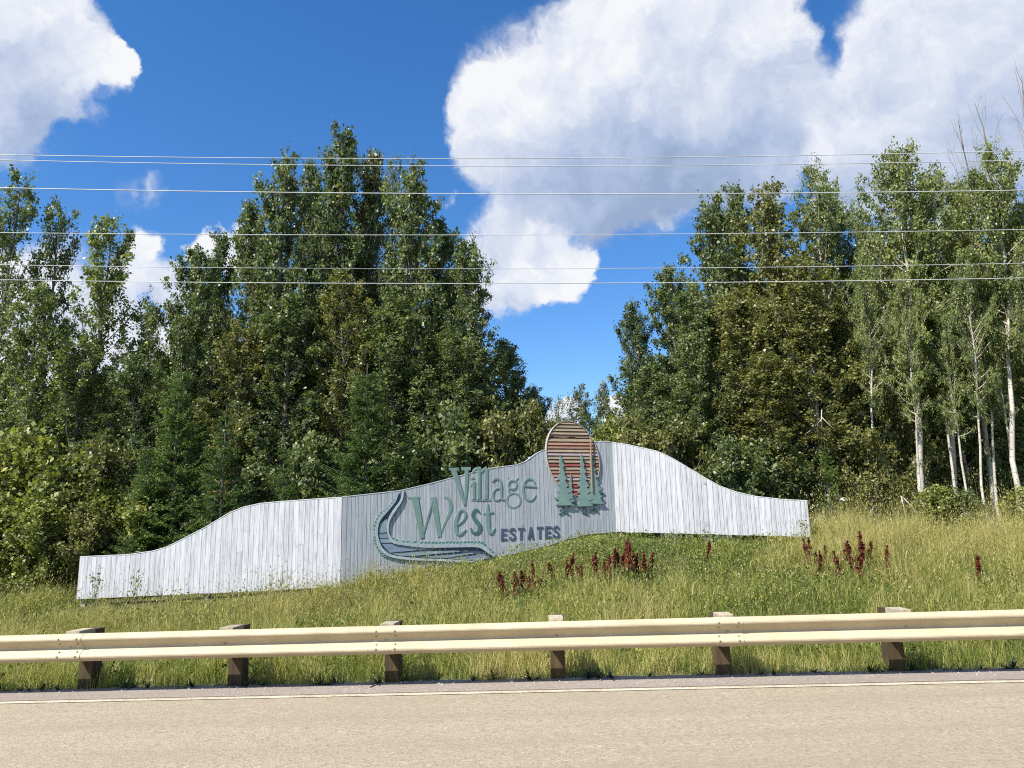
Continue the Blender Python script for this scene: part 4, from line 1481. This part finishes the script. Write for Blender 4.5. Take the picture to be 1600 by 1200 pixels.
# ------------------------------------------------------------------ spruces and bushes
for pr, px, py, Y, hw, lab in [(SA, 284, 566, 22.3, 80, 'tall young spruce left of centre in front of the left grove'), (SB, 354, 634, 21.9, 66, 'shorter bright green young spruce with an open top'),
                               (SA, 574, 568, 22.6, 84, 'young spruce behind the top of the painted river'), (SB, 445, 690, 22.2, 50, 'small dark spruce behind the left wing'), (SB, 640, 665, 23.2, 46, 'small spruce right of the one behind the river'),
                               (SB, 1288, 690, 25, 34, 'small dark spruce under the right grove'), (SA, 232, 690, 21.9, 46, 'small spruce low beside the tall young one')]:
    by_top(pr, 'spruce_tree', px, py, Y, hw, lab, 'tree', 'young spruces behind the sign')
BUSH = [
    (BU, 30, 700, 23, 80, 'yellow green bush at the far left edge of the view'), (BU, 100, 735, 22.3, 66, 'yellow green bush left of the end of the sign'), (BU, 4, 790, 21.8, 62, 'low bush at the left edge beside the open grass'),
    (BV, 165, 705, 22.9, 66, 'olive bush above the left end of the sign'), (BU, 222, 765, 22.4, 56, 'green bush behind the low part of the left wing'), (BU, 80, 800, 21.6, 50, 'low green bush at the foot of the left end of the sign'),
    (BV, 150, 800, 22.0, 46, 'bush whose leaves hang over the low end of the sign'), (BP, 310, 790, 22.8, 40, 'dark bush behind the rising curve of the left wing'), (BP, 410, 745, 23.6, 50, 'dark bush behind the crest of the left wing'),
    (BP, 500, 700, 24.6, 56, 'dark bush behind the corner of the left wing and middle panel'), (BP, 690, 655, 24.6, 64, 'dark bush behind the word Village'), (BV, 760, 665, 25, 54, 'olive bush behind the last letters of Village'),
    (BV, 820, 650, 26, 46, 'olive bush just left of the sun disc'), (BV, 1000, 672, 25.5, 48, 'olive bush behind the high corner of the right wing'), (BU, 960, 672, 28, 44, 'green bush just right of the sun disc'), (BV, 1062, 668, 25, 50, 'olive bush behind the right wing where it starts to fall'),
    (BP, 1130, 700, 24.6, 46, 'dark bush behind the middle of the right wing'), (BP, 1200, 700, 25.2, 50, 'dark bush behind the low end of the right wing'), (BV, 1345, 690, 25.6, 44, 'thin olive bush left of the leaning white trunk'), (BU, 1470, 768, 24.4, 40, 'green bush between the first two white trunks'),
    (BP, 1512, 775, 24.2, 34, 'low dark green bush below the crooked white trunk'), (BU, 1612, 768, 23.6, 40, 'green bush cut by the right edge'), (BV, 1400, 640, 26.6, 46, 'tall olive bush behind the leaning white trunk'),
    (BP, 1540, 660, 27.5, 50, 'tall dark bush under the dead trees'),
]
for pr, px, py, Y, hw, lab in BUSH:
    by_top(pr, 'bush', px, py, Y, hw, lab, 'bush', 'bushes behind the sign')


def gen_sapling(seed, H=1.0, n=46, size=.10):
    rng = np.random.default_rng(seed)
    st = [np.stack([rng.normal() * .08 * np.linspace(0, 1, 5) + 0.03 * k, rng.normal() * .06 * np.linspace(0, 1, 5), np.linspace(0, H * rng.uniform(.75, 1), 5)], 1) for k in range(4)]
    paths = [(s, np.linspace(.008, .003, 5)) for s in st]
    cs = []
    for i in range(n):
        s = st[i % 4]
        f = rng.uniform(.25, 1)
        p = np.array([np.interp(f, np.linspace(0, 1, 5), s[:, k]) for k in range(3)])
        d = unit(rng.normal(size=3) * np.array([1, 1, .3]))
        cs.append(p + d * rng.uniform(.02, .18))
        paths.append((np.stack([p, (p + cs[-1]) / 2, cs[-1]]), np.array([.003, .002, .0015])))
    c = np.array(cs)
    out = unit(c * np.array([1, 1, 0]) + 1e-3)
    ax, sd = leaf_dirs(rng, n, out, hang=.35)
    ln = size * rng.uniform(.7, 1.3, n)
    V, Fq = quads_from(c, ax, sd, ln, ln * .42)
    pv, pf = tubes_np(paths, 4)
    return (pv, pf), (V, Fq, np.repeat(np.clip(.45 + rng.normal(size=n) * .25, 0, 1), 4))


SAPS = []
for k in range(3):
    (pv, pf), (V, Fq, tn) = gen_sapling(30 + k, n=60 if k < 2 else 34)
    SAPS.append((new_mesh('stem', pv, pf, MT['twig']), new_mesh('leaves', V, Fq, MT['bush'] if k else MT['aspen'], attr=tn)))
for k, px, py, Y, tall, lab in [(0, 155, 885, 19.3, 1.0, 'leafy willow sapling in front of the low left end of the sign'), (1, 216, 888, 19.25, 1.0, 'round leafy sapling, second from the left end of the sign'),
                                (2, 1102, 814, 20.1, .5, 'small sapling in front of the middle of the right wing'), (0, 1256, 806, 19.6, .7, 'twiggy sapling at the right end of the sign'),
                                (2, 440, 886, 18.7, .6, 'tall weed in front of the left wing near the corner'), (2, 424, 892, 18.8, .6, 'tall weed leaning on the left wing beside its taller twin')]:
    top = at_y(px, py, Y)
    z0 = tz(top.x, Y) - .03
    o = thing('sapling', (top.x, Y, z0), lab, 'sapling', 'saplings in front of the sign')
    h = top.z - z0
    o.scale = (max(.75, h * .8), max(.75, h * .8), h)
    o.rotation_euler.z = random.uniform(0, 6)
    link('stem', SAPS[k][0], o)
    link('leaves', SAPS[k][1], o)['kind'] = 'stuff'

# fallen dead branches under the right grove
for pts, lab in [([[(1408, 775), (1414, 800), (1422, 832)], [(1412, 778), (1432, 800), (1449, 832)], [(1410, 776), (1406, 790)]], 'bleached fallen branch leaning in the tall grass below the leaning white trunk'),
                 ([[(1284, 640), (1283, 668), (1284, 700)], [(1284, 652), (1300, 668), (1312, 676)], [(1283, 656), (1270, 670), (1256, 680)], [(1283, 664), (1292, 676), (1294, 684)]], 'bleached broken branch hanging in the dark below the olive poplar')]:
    Yb = 23.0 if pts[0][0][0] > 1350 else 25.0
    mb = MB()
    for st in pts:
        p3 = [at_y(*p, Yb + .1 * i) for i, p in enumerate(st)]
        mb.tube(p3, [.017, .013, .007][:len(p3)], 5)
    o = mb.build('fallen_branch', MT['dead'], smooth=True)
    tag(o, lab, 'branch')

# ------------------------------------------------------------------ dock plants with dark red seed stalks


def gen_dock(seed):
    rng = np.random.default_rng(seed)
    pts = np.stack([np.cumsum(rng.normal(size=7)) * .012, np.cumsum(rng.normal(size=7)) * .012, np.linspace(0, 1, 7)], 1)
    paths = [(pts, np.linspace(.008, .003, 7))]
    cs, tn = [], []
    for i in range(9):
        t = rng.uniform(.30, .85)
        p = np.array([np.interp(t, np.linspace(0, 1, 7), pts[:, k]) for k in range(3)])
        az = rng.random() * 6.28
        d = np.array([np.cos(az) * .13, np.sin(az) * .13, 1.0])
        L = rng.uniform(.12, .30) * (1.1 - t) * 1.6
        s = np.linspace(0, 1, 4)[:, None]
        paths.append((p + d * L * s, np.array([.004, .003, .003, .002])))
        m_ = 60
        f = rng.uniform(.15, 1.05, m_)[:, None]
        cs.append(p + d * L * f + rng.normal(size=(m_, 3)) * np.array([.014, .014, .01]))
    m_ = 190
    f = rng.uniform(.36, 1.03, m_)
    cs.append(np.stack([np.interp(f, np.linspace(0, 1, 7), pts[:, k]) for k in range(3)], 1) + rng.normal(size=(m_, 3)) * (.030 * (1.25 - f))[:, None])
    c = np.concatenate(cs)
    n = len(c)
    ax = unit(rng.normal(size=(n, 3)))
    sd = unit(np.cross(ax, rng.normal(size=(n, 3))))
    ln = rng.uniform(.022, .042, n)
    V, Fq = quads_from(c, ax, sd, ln, ln * .9)
    pv, pf = tubes_np(paths, 4)
    k = 7
    lc = np.stack([rng.normal(size=k) * .06, rng.normal(size=k) * .06, rng.uniform(.05, .35, k)], 1)
    la, ls = leaf_dirs(rng, k, unit(lc * np.array([1, 1, 0]) + 1e-4), hang=0.1)
    LV, LF = quads_from(lc, la, ls, rng.uniform(.14, .24, k), rng.uniform(.03, .05, k))
    return ((pv, pf), (V, Fq, np.repeat(np.clip(.5 + rng.normal(size=n) * .25, 0, 1), 4)), (LV, LF, np.full(4 * k, .8)))


DOCK = []
for k in range(5):
    a, b_, c_ = gen_dock(60 + k)
    DOCK.append((new_mesh('stalk', *a, MT['dock_stem']), new_mesh('seed_head', b_[0], b_[1], MT['dock'], attr=b_[2]), new_mesh('leaves', c_[0], c_[1], MT['weed'], attr=c_[2])))
Z6 = lambda x, y: (740 + x / 5, 830 + y / 5)
Z2 = lambda x, y: (1200 + x / 4, 800 + y / 4)
DK = []
for (tx, ty, bx, by) in [(185, 345, 200, 470), (215, 340, 255, 480), (240, 400, 275, 505), (290, 395, 300, 500)]:
    DK.append((Z6(tx, ty), Z6(bx, by), 'dark red dock stalk in the leftmost cluster on the mound'))
for (tx, ty, bx, by) in [(335, 335, 350, 440), (355, 340, 380, 480), (390, 330, 400, 430), (440, 370, 430, 450), (550, 370, 530, 480), (490, 400, 490, 480), (520, 420, 512, 490)]:
    DK.append((Z6(tx, ty), Z6(bx, by), 'dark red dock stalk in the second cluster from the left on the mound'))
DK.append((Z6(465, 265), Z6(470, 470), 'tall dark red dock stalk rising above the second cluster from the left'))
DK.append((Z6(595, 265), Z6(630, 370), 'lone leaning dock stalk between two clusters right above the fourth guardrail post'))
for (tx, ty, bx, by) in [(710, 250, 710, 380), (730, 300, 735, 370), (815, 280, 830, 350), (855, 285, 868, 410), (800, 285, 812, 330)]:
    DK.append((Z6(tx, ty), Z6(bx, by), 'dark red dock stalk in the sparse cluster right of the fourth guardrail post'))
DK.append((Z6(770, 200), Z6(775, 370), 'brighter rust red dock stalk rising from the sparse cluster on the mound'))
for (tx, ty, bx, by) in [(935, 215, 955, 330), (970, 200, 990, 400), (1030, 250, 1025, 370), (1060, 215, 1070, 380), (1075, 260, 1080, 340)]:
    DK.append((Z6(tx, ty), Z6(bx, by), 'dark red dock stalk on the left side of the biggest cluster'))
for (tx, ty, bx, by) in [(1090, 160, 1110, 310), (1130, 165, 1150, 300), (1215, 135, 1240, 360), (1250, 220, 1260, 300), (1165, 180, 1170, 320), (1200, 170, 1210, 350), (1230, 180, 1235, 310), (1115, 200, 1125, 300)]:
    DK.append((Z6(tx, ty), Z6(bx, by), 'dark red dock stalk in the thick of the biggest cluster'))
DK.append((Z6(1180, 100), Z6(1190, 350), 'tallest dark red dock stalk, standing in the middle of the biggest cluster'))
for (tx, ty, bx, by) in [(1300, 200, 1310, 340), (1330, 195, 1340, 350), (1375, 250, 1380, 320), (1405, 190, 1400, 310)]:
    DK.append((Z6(tx, ty), Z6(bx, by), 'dark red dock stalk just right of the biggest cluster'))
DK.append(((1105, 848), (1102, 876), 'lone faint dock stalk below the small sapling of the right wing'))
for (tx, ty, bx, by) in [(245, 195, 255, 290), (265, 185, 265, 270)]:
    DK.append((Z2(tx, ty), Z2(bx, by), 'dark red dock stalk of the pair at the right end of the sign'))
for (tx, ty, bx, by) in [(330, 265, 328, 340), (350, 230, 350, 300), (280, 265, 280, 310)]:
    DK.append((Z2(tx, ty), Z2(bx, by), 'short dock stalk right of the pair at the end of the sign'))
DK.append((Z2(428, 275), Z2(437, 400), 'single dock stalk left of the right hand cluster in the tall grass'))
for (tx, ty, bx, by) in [(480, 205, 490, 285), (515, 205, 530, 300), (630, 200, 618, 270), (540, 290, 548, 330)]:
    DK.append((Z2(tx, ty), Z2(bx, by), 'dark red dock stalk in the cluster in the tall grass at the right'))
DK.append((Z2(555, 265), Z2(565, 410), 'lowest bushy dock stalk of the cluster in the tall grass at the right'))
DK.append((Z2(590, 155), Z2(595, 320), 'highest dock stalk of the cluster in the tall grass at the right'))
DK.append((Z2(760, 240), Z2(765, 370), 'lone dock stalk in pale seed heads right of the tall grass cluster'))
DK.append((Z2(1325, 290), Z2(1328, 400), 'rightmost lone dock stalk in the tall yellow grass'))
for i, (tip, base, lab) in enumerate(DK):
    p = ground_hit(base[0], base[1] + (24 if base[0] > 1200 else 13))
    top = at_y(tip[0], tip[1], p.y)
    z0 = tz(p.x, p.y) - .03
    h = max(.3, top.z - z0)
    o = thing('dock_plant', (p.x, p.y, z0), lab, 'dock plant', 'dark red dock plants on the mound')
    q = Vector((top.x - p.x, 0, h)).normalized()
    o.rotation_euler = (Vector((0, 0, 1)).rotation_difference(q).to_matrix() @ Matrix.Rotation(random.uniform(0, 6), 3, 'Z')).to_euler()
    h *= 1.12
    w = random.uniform(.95, 1.5) * (0.5 + 0.5 * h)
    o.scale = (w, w, h)
    st, sh, lv = DOCK[i % 5]
    link('stalk', st, o)
    link('seed_head', sh, o)['kind'] = 'stuff'
    link('leaves', lv, o)

# ------------------------------------------------------------------ weeds along the edge of the asphalt


def gen_weed(seed):
    rng = np.random.default_rng(seed)
    Vs, Fs, b0 = [], [], 0
    for k in range(16):
        az = rng.random() * 6.28
        el = rng.uniform(.2, 1.45)
        L = rng.gamma(5, .024)
        h = np.array([np.cos(az), np.sin(az), 0])
        sd = np.array([-h[1], h[0], 0])
        row = []
        for f, w in ((0, .3), (.35, 1), (.7, .7), (1, .02)):
            p = h * L * f * np.cos(el) + np.array([0, 0, L * (f * np.sin(el) - .25 * f * f)])
            row += [p - sd * w * .011, p + sd * w * .011]
        Vs.append(np.array(row))
        Fs.append(np.array([(0, 1, 3, 2), (2, 3, 5, 4), (4, 5, 7, 6)]) + b0)
        b0 += 8
    V = np.concatenate(Vs)
    return V, np.concatenate(Fs), np.clip(rng.normal(size=len(V)) * .15 + .4, 0, 1)


WEEDS = []
for k in range(5):
    V, Fq, tn = gen_weed(80 + k)
    WEEDS.append(new_mesh('roadside_weed', V, Fq, MT['weed'], attr=tn))
gaps = ['between the first and second guardrail posts', 'between the second and third guardrail posts', 'between the third and fourth guardrail posts', 'between the fourth and fifth guardrail posts', 'between the fifth and sixth guardrail posts']
for gi in range(-1, 7):
    s0, s1 = allp[12 + gi] + .12, allp[13 + gi] - .08
    for k in range(9):
        if random.random() < .25:
            continue
        s = s0 + (s1 - s0) * ((random.random() + k) / 9) ** 1.15
        n_ = random.uniform(-.06, .05)
        q = sn(s, n_)
        o = link('roadside_weed', WEEDS[random.randrange(5)])
        o.location = (q.x, q.y, max(tz(q.x, q.y), q.z) - .004)
        o.rotation_euler.z = random.uniform(0, 6)
        z = random.uniform(.6, 1.5)
        o.scale = (z, z, z * random.uniform(.7, 1.25))
        where = gaps[gi] if 0 <= gi < 5 else ('left of the first guardrail post' if gi < 0 else 'right of the last guardrail post in view')
        tag(o, 'low dark weed at the asphalt edge ' + where, 'weed', 'weeds along the asphalt edge')

# ------------------------------------------------------------------ grass


def grass():
    rng = np.random.default_rng(99)
    N = 430000
    # denser close to the road, thinner with distance
    x = rng.uniform(-18.5, 18.5, N)
    n = rng.power(0.85, N) * 14.5
    y = POST0.y + (x - POST0.x) * (E_S.y / E_S.x) + n / E_N.y + 0.26 * vnoise(x, x * 0, .35, 77) - 0.10
    # keep what a viewer near the road can see, plus a margin
    keep = (np.abs(x) < 0.72 * y + 4.0)
    ysg = sign_y(x)
    dist = ysg - y
    behind = dist < -0.25
    on_sign = (x > C_L.x) & (x < C_R.x)
    keep &= ~(behind & on_sign & (rng.random(N) < .8))
    keep &= ~(np.abs(dist + .02) < .10) | ~on_sign
    x, y, n, dist, on_sign = x[keep], y[keep], n[keep], dist[keep], on_sign[keep]
    N = len(x)
    z = terrain(x, y) - 0.01
    a1, a2, a3 = vnoise(x, y, .55, 11), vnoise(x, y, 1.6, 12), vnoise(x, y, .22, 13)
    a4 = vnoise(x, y, 3.1, 14)
    right = np.clip((x - 6.6) / 2.2, 0, 1)
    mound = np.exp(-((x - 2.2) / 3.2) ** 2 - ((y - 18.6) / 2.4) ** 2)
    leftbrown = np.exp(-((x + 4.5) / 4.2) ** 2 - ((y - 17.4) / 2.4) ** 2)
    h = 0.15 + 0.26 * a1 + 0.14 * a2 + 0.12 * a3
    h *= 0.55 + 0.45 * np.clip(n / 1.2, 0, 1)
    h *= 1 - 0.62 * mound
    near = np.where(on_sign, np.clip((dist - 0.3) / 2.4, 0, 1), 1.0)
    h *= np.where(x < -5, 0.20, 0.30) + np.where(x < -5, 0.80, 0.70) * near
    tallspot = np.exp(-((x + 3.1) / 1.1) ** 2 - ((y - 18.6) / 0.8) ** 2) + .5 * np.exp(-((x + 1.7) / .6) ** 2 - ((y - 18.9) / .6) ** 2) + .5 * np.exp(-((x + 5.2) / .8) ** 2 - ((y - 18.4) / .6) ** 2)
    h = h * (1 + 1.3 * tallspot)
    h = h * (1 + 0.7 * right * np.clip((y - 13) / 5, 0, 1))
    a5 = vnoise(x, y, .42, 15)
    h *= (.62 + .85 * np.clip((a5 - .35) * 2, 0, 1)) * rng.uniform(.42, 1.3, N)
    w = (0.0046 + 0.00045 * (y - 9)) * rng.uniform(.7, 1.4, N)
    tint = 0.41 + 0.30 * (a1 - .5) + 0.42 * (a2 - .5) + 0.30 * (a5 - .5) + 0.30 * (a4 - .5) + 0.38 * (a3 - .5) + rng.normal(size=N) * .14
    tint += 0.10 * np.clip((x - 3) / 6, 0, 1) + 0.06 * right - 0.13 * mound + .10 * leftbrown
    tint += np.where(n < 2.2, .10, 0)
    dry = rng.random(N) < (0.15 + .18 * leftbrown + .04 * right + .12 * tallspot)
    tint = np.where(dry, rng.uniform(.62, .86, N), tint)
    tint = np.where(tint < .07, .07 + rng.random(N) * .1, np.minimum(tint, .80))
    az = rng.uniform(0, 2 * np.pi, N)
    bend = rng.gamma(2.0, .30, N) * (1 - .4 * right)
    dx, dy = np.cos(az), np.sin(az)
    # blade faces: turn most of their width across the view of the road
    fa = rng.normal(0, .9, N)
    sx, sy = np.cos(fa), np.sin(fa)
    p = np.stack([x, y, z], 1)
    dirv = np.stack([dx, dy, np.zeros(N)], 1)
    side = np.stack([sx, sy, np.zeros(N)], 1)
    up = np.array([0, 0, 1.0])
    m = p + up * (h * .58)[:, None] + dirv * (h * bend * .32)[:, None]
    t = p + up * (h * np.maximum(.35, 1 - .32 * bend))[:, None] + dirv * (h * bend)[:, None]
    V = np.stack([p - side * w[:, None] * .5, p + side * w[:, None] * .5, m + side * w[:, None] * .42, m - side * w[:, None] * .42, t], 1).reshape(-1, 3)
    b = (np.arange(N) * 5)[:, None]
    tri = np.concatenate([b + np.array([[0, 1, 2]]), b + np.array([[0, 2, 3]]), b + np.array([[3, 2, 4]])], 1).reshape(-1, 3)
    tn = np.repeat(tint, 5)
    # seed heads on taller stalks
    k = rng.choice(N, 46000, replace=False, p=(lambda q: q / q.sum())(np.clip(.12 + .55 * right + .7 * leftbrown + 1.1 * tallspot + .2 * (n > 5) - .4 * mound, .01, 3) * (n > .8) * (.12 + .88 * near)))
    hh = h[k] * rng.uniform(1.1, 1.7, len(k)) + .03
    top = p[k] + up * hh[:, None] + dirv[k] * (hh * bend[k] * .35)[:, None]
    st = side[k] * .0022
    Ls = rng.uniform(.035, .10, len(k))
    hd = unit(up + dirv[k] * .6 + rng.normal(size=(len(k), 3)) * .25)
    hw = side[k] * (rng.uniform(.003, .0065, len(k)) + .0003 * (y[k] - 9))[:, None]
    V2 = np.stack([p[k] - st, p[k] + st, top, top - hw + hd * (Ls * .35)[:, None], top + hw + hd * (Ls * .35)[:, None], top + hd * Ls[:, None]], 1).reshape(-1, 3)
    b = (np.arange(len(k)) * 6)[:, None] + len(V)
    tri2 = np.concatenate([b + np.array([[0, 1, 2]]), b + np.array([[2, 4, 3]]), b + np.array([[3, 4, 5]])], 1).reshape(-1, 3)
    tn2 = np.repeat(np.clip(np.where(rng.random(len(k)) < .18 + .3 * leftbrown[k] - .15 * right[k], rng.uniform(.88, 1, len(k)), rng.uniform(.60, .80, len(k))), 0, 1), 6)
    return np.concatenate([V, V2]), np.concatenate([tri, tri2]), np.concatenate([tn, tn2])


V, Fq, tn = grass()
go = link('grass', new_mesh('grass', V, Fq, MT['grass'], attr=tn))
go['kind'] = 'stuff'

# low broad leaved plants among the grass
rng = np.random.default_rng(17)
N = 90000
cx = rng.uniform(-16, 16, N)
cn = rng.uniform(0.2, 10.5, N)
cy = POST0.y + (cx - POST0.x) * (E_S.y / E_S.x) + cn / E_N.y
w_ = vnoise(cx, cy, .8, 41) * .7 + vnoise(cx, cy, .3, 42) * .3 + .22 * np.exp(-((cx - 2) / 4.5) ** 2 - ((cy - 16) / 3.5) ** 2)
ok = (w_ > .50) & (sign_y(cx) - cy > .25)
cx, cy, w_ = cx[ok], cy[ok], w_[ok]
n = len(cx)
c = np.stack([cx, cy, terrain(cx, cy) + rng.uniform(.02, .30, n) * (0.5 + w_)], 1)
ax, sd = leaf_dirs(rng, n, np.zeros((n, 3)), up=.8, hang=0)
ln = rng.uniform(.03, .075, n)
V, Fq = quads_from(c, ax, sd, ln, ln * .6)
co = link('ground_cover', new_mesh('ground_cover', V, Fq, MT['grass'], attr=np.repeat(np.clip(.26 + .34 * vnoise(cx, cy, 1.1, 43) + rng.normal(size=n) * .13, 0.05, .7), 4)))
co['kind'] = 'stuff'

# ragged taller weeds with seed heads, in drifts through the grass
rng = np.random.default_rng(31)
N = 5200
wx = rng.uniform(-15, 15, N)
wn = rng.uniform(0.5, 11.5, N)
wy = POST0.y + (wx - POST0.x) * (E_S.y / E_S.x) + wn / E_N.y
cl = vnoise(wx, wy, .9, 51) * .6 + vnoise(wx, wy, .33, 52) * .4
dist_ = sign_y(wx) - wy
onsg = (wx > C_L.x) & (wx < C_R.x)
ok = (cl > .54) & ((dist_ > 1.9) | ~onsg | ((np.abs(wx + 3.0) < 1.3) & (dist_ > .3))) & ((dist_ > -1.5) | ~onsg) & ~(onsg & (dist_ < 0))
wx, wy, cl = wx[ok], wy[ok], cl[ok]
vs_, fs_, tt_, b0 = [], [], [], 0
for x_, y_, c_ in zip(wx, wy, cl):
    z_ = tz(x_, y_)
    hh = rng.uniform(.22, .52) * (1.25 if x_ > 7 else 1.0)
    ln_ = rng.normal(size=2) * .12
    P = lambda f: np.array([x_ + ln_[0] * f * f, y_ + ln_[1] * f * f, z_ + hh * f])
    kind_ = rng.random()
    stem_t = .30 if kind_ < .5 else .72
    w_ = .0028
    a_, m_, t_ = P(0), P(.55), P(1)
    ex = np.array([w_, 0, 0])
    vs_ += [a_ - ex, a_ + ex, m_ + ex, m_ - ex, m_ - ex, m_ + ex, t_ + ex * .6, t_ - ex * .6]
    fs_ += [(b0, b0 + 1, b0 + 2, b0 + 3), (b0 + 4, b0 + 5, b0 + 6, b0 + 7)]
    tt_ += [stem_t] * 8
    b0 += 8
    nl, nh = (int(rng.integers(5, 10)), 3) if kind_ < .5 else (2, int(rng.integers(7, 13)))
    for q in range(nl + nh):
        head = q >= nl
        f = rng.uniform(.74, 1.06) if head else rng.uniform(.15, .85)
        c0 = P(f) + rng.normal(size=3) * (.016 if head else .008)
        d_ = unit(rng.normal(size=3) + np.array([0, 0, 1.2 if head else .3]))
        sd_ = unit(np.cross(d_, rng.normal(size=3)))
        L_, W_ = (rng.uniform(.022, .05), rng.uniform(.008, .014)) if head else (rng.uniform(.05, .13), rng.uniform(.014, .03))
        vs_ += [c0, c0 + d_ * L_ * .45 + sd_ * W_ * .5, c0 + d_ * L_, c0 + d_ * L_ * .45 - sd_ * W_ * .5]
        fs_.append((b0, b0 + 1, b0 + 2, b0 + 3))
        tt_ += [(rng.uniform(.84, 1.0) if x_ < 2 else rng.uniform(.66, .92)) if head else rng.uniform(.12, .42)] * 4
        b0 += 4
wo_ = link('tall_weeds', new_mesh('tall_weeds', np.array(vs_), np.array(fs_), MT['grass'], attr=np.array(tt_)))
wo_['kind'] = 'stuff'

# loose grit along the shoulder
rng = np.random.default_rng(23)
gv, gf = [], []
for k in range(1500):
    n_ = -abs(rng.normal()) * .22 + .08
    q = sn(rng.uniform(-8, 14), max(n_, LINE_N + .1), .004)
    r_ = rng.gamma(3, .0032)
    b0 = len(gv)
    for j in range(4):
        a_ = j * 1.571 + rng.uniform(-.4, .4)
        gv.append((q.x + r_ * math.cos(a_), q.y + r_ * math.sin(a_), q.z))
    gv.append((q.x + rng.normal() * r_ * .3, q.y + rng.normal() * r_ * .3, q.z + r_ * rng.uniform(.6, 1.1)))
    gf += [(b0, b0 + 1, b0 + 4), (b0 + 1, b0 + 2, b0 + 4), (b0 + 2, b0 + 3, b0 + 4), (b0 + 3, b0, b0 + 4)]
so_ = link('gravel', new_mesh('gravel', gv, gf, plain('grit', (0.30, 0.26, 0.21), 0.9, 0.5, 40)))
so_['kind'] = 'stuff'

# small pale flowers scattered through the grass
rng = np.random.default_rng(5)
pts = []
for _ in range(900):
    px, py = rng.uniform(860, 1580), rng.uniform(868, 960)
    if rng.random() < (0.25 if px < 980 else .5 if 1000 < px < 1330 and py > 900 else .2):
        pts.append((px, py))
C_ = []
for px, py in pts[:190]:
    p = ground_hit(px, py)
    for q in range(rng.integers(2, 6)):
        C_.append((p.x + rng.normal() * .03, p.y + rng.normal() * .03, tz(p.x, p.y) + rng.uniform(.14, .34)))
C_ = np.array(C_)
n = len(C_)
ax = unit(rng.normal(size=(n, 3)))
sd = unit(np.cross(ax, rng.normal(size=(n, 3))))
ln = rng.uniform(.016, .034, n)
V, Fq = quads_from(C_, ax, sd, ln, ln * .9)
fo = link('wildflowers', new_mesh('wildflowers', V, Fq, MT['flower']))
fo['kind'] = 'stuff'
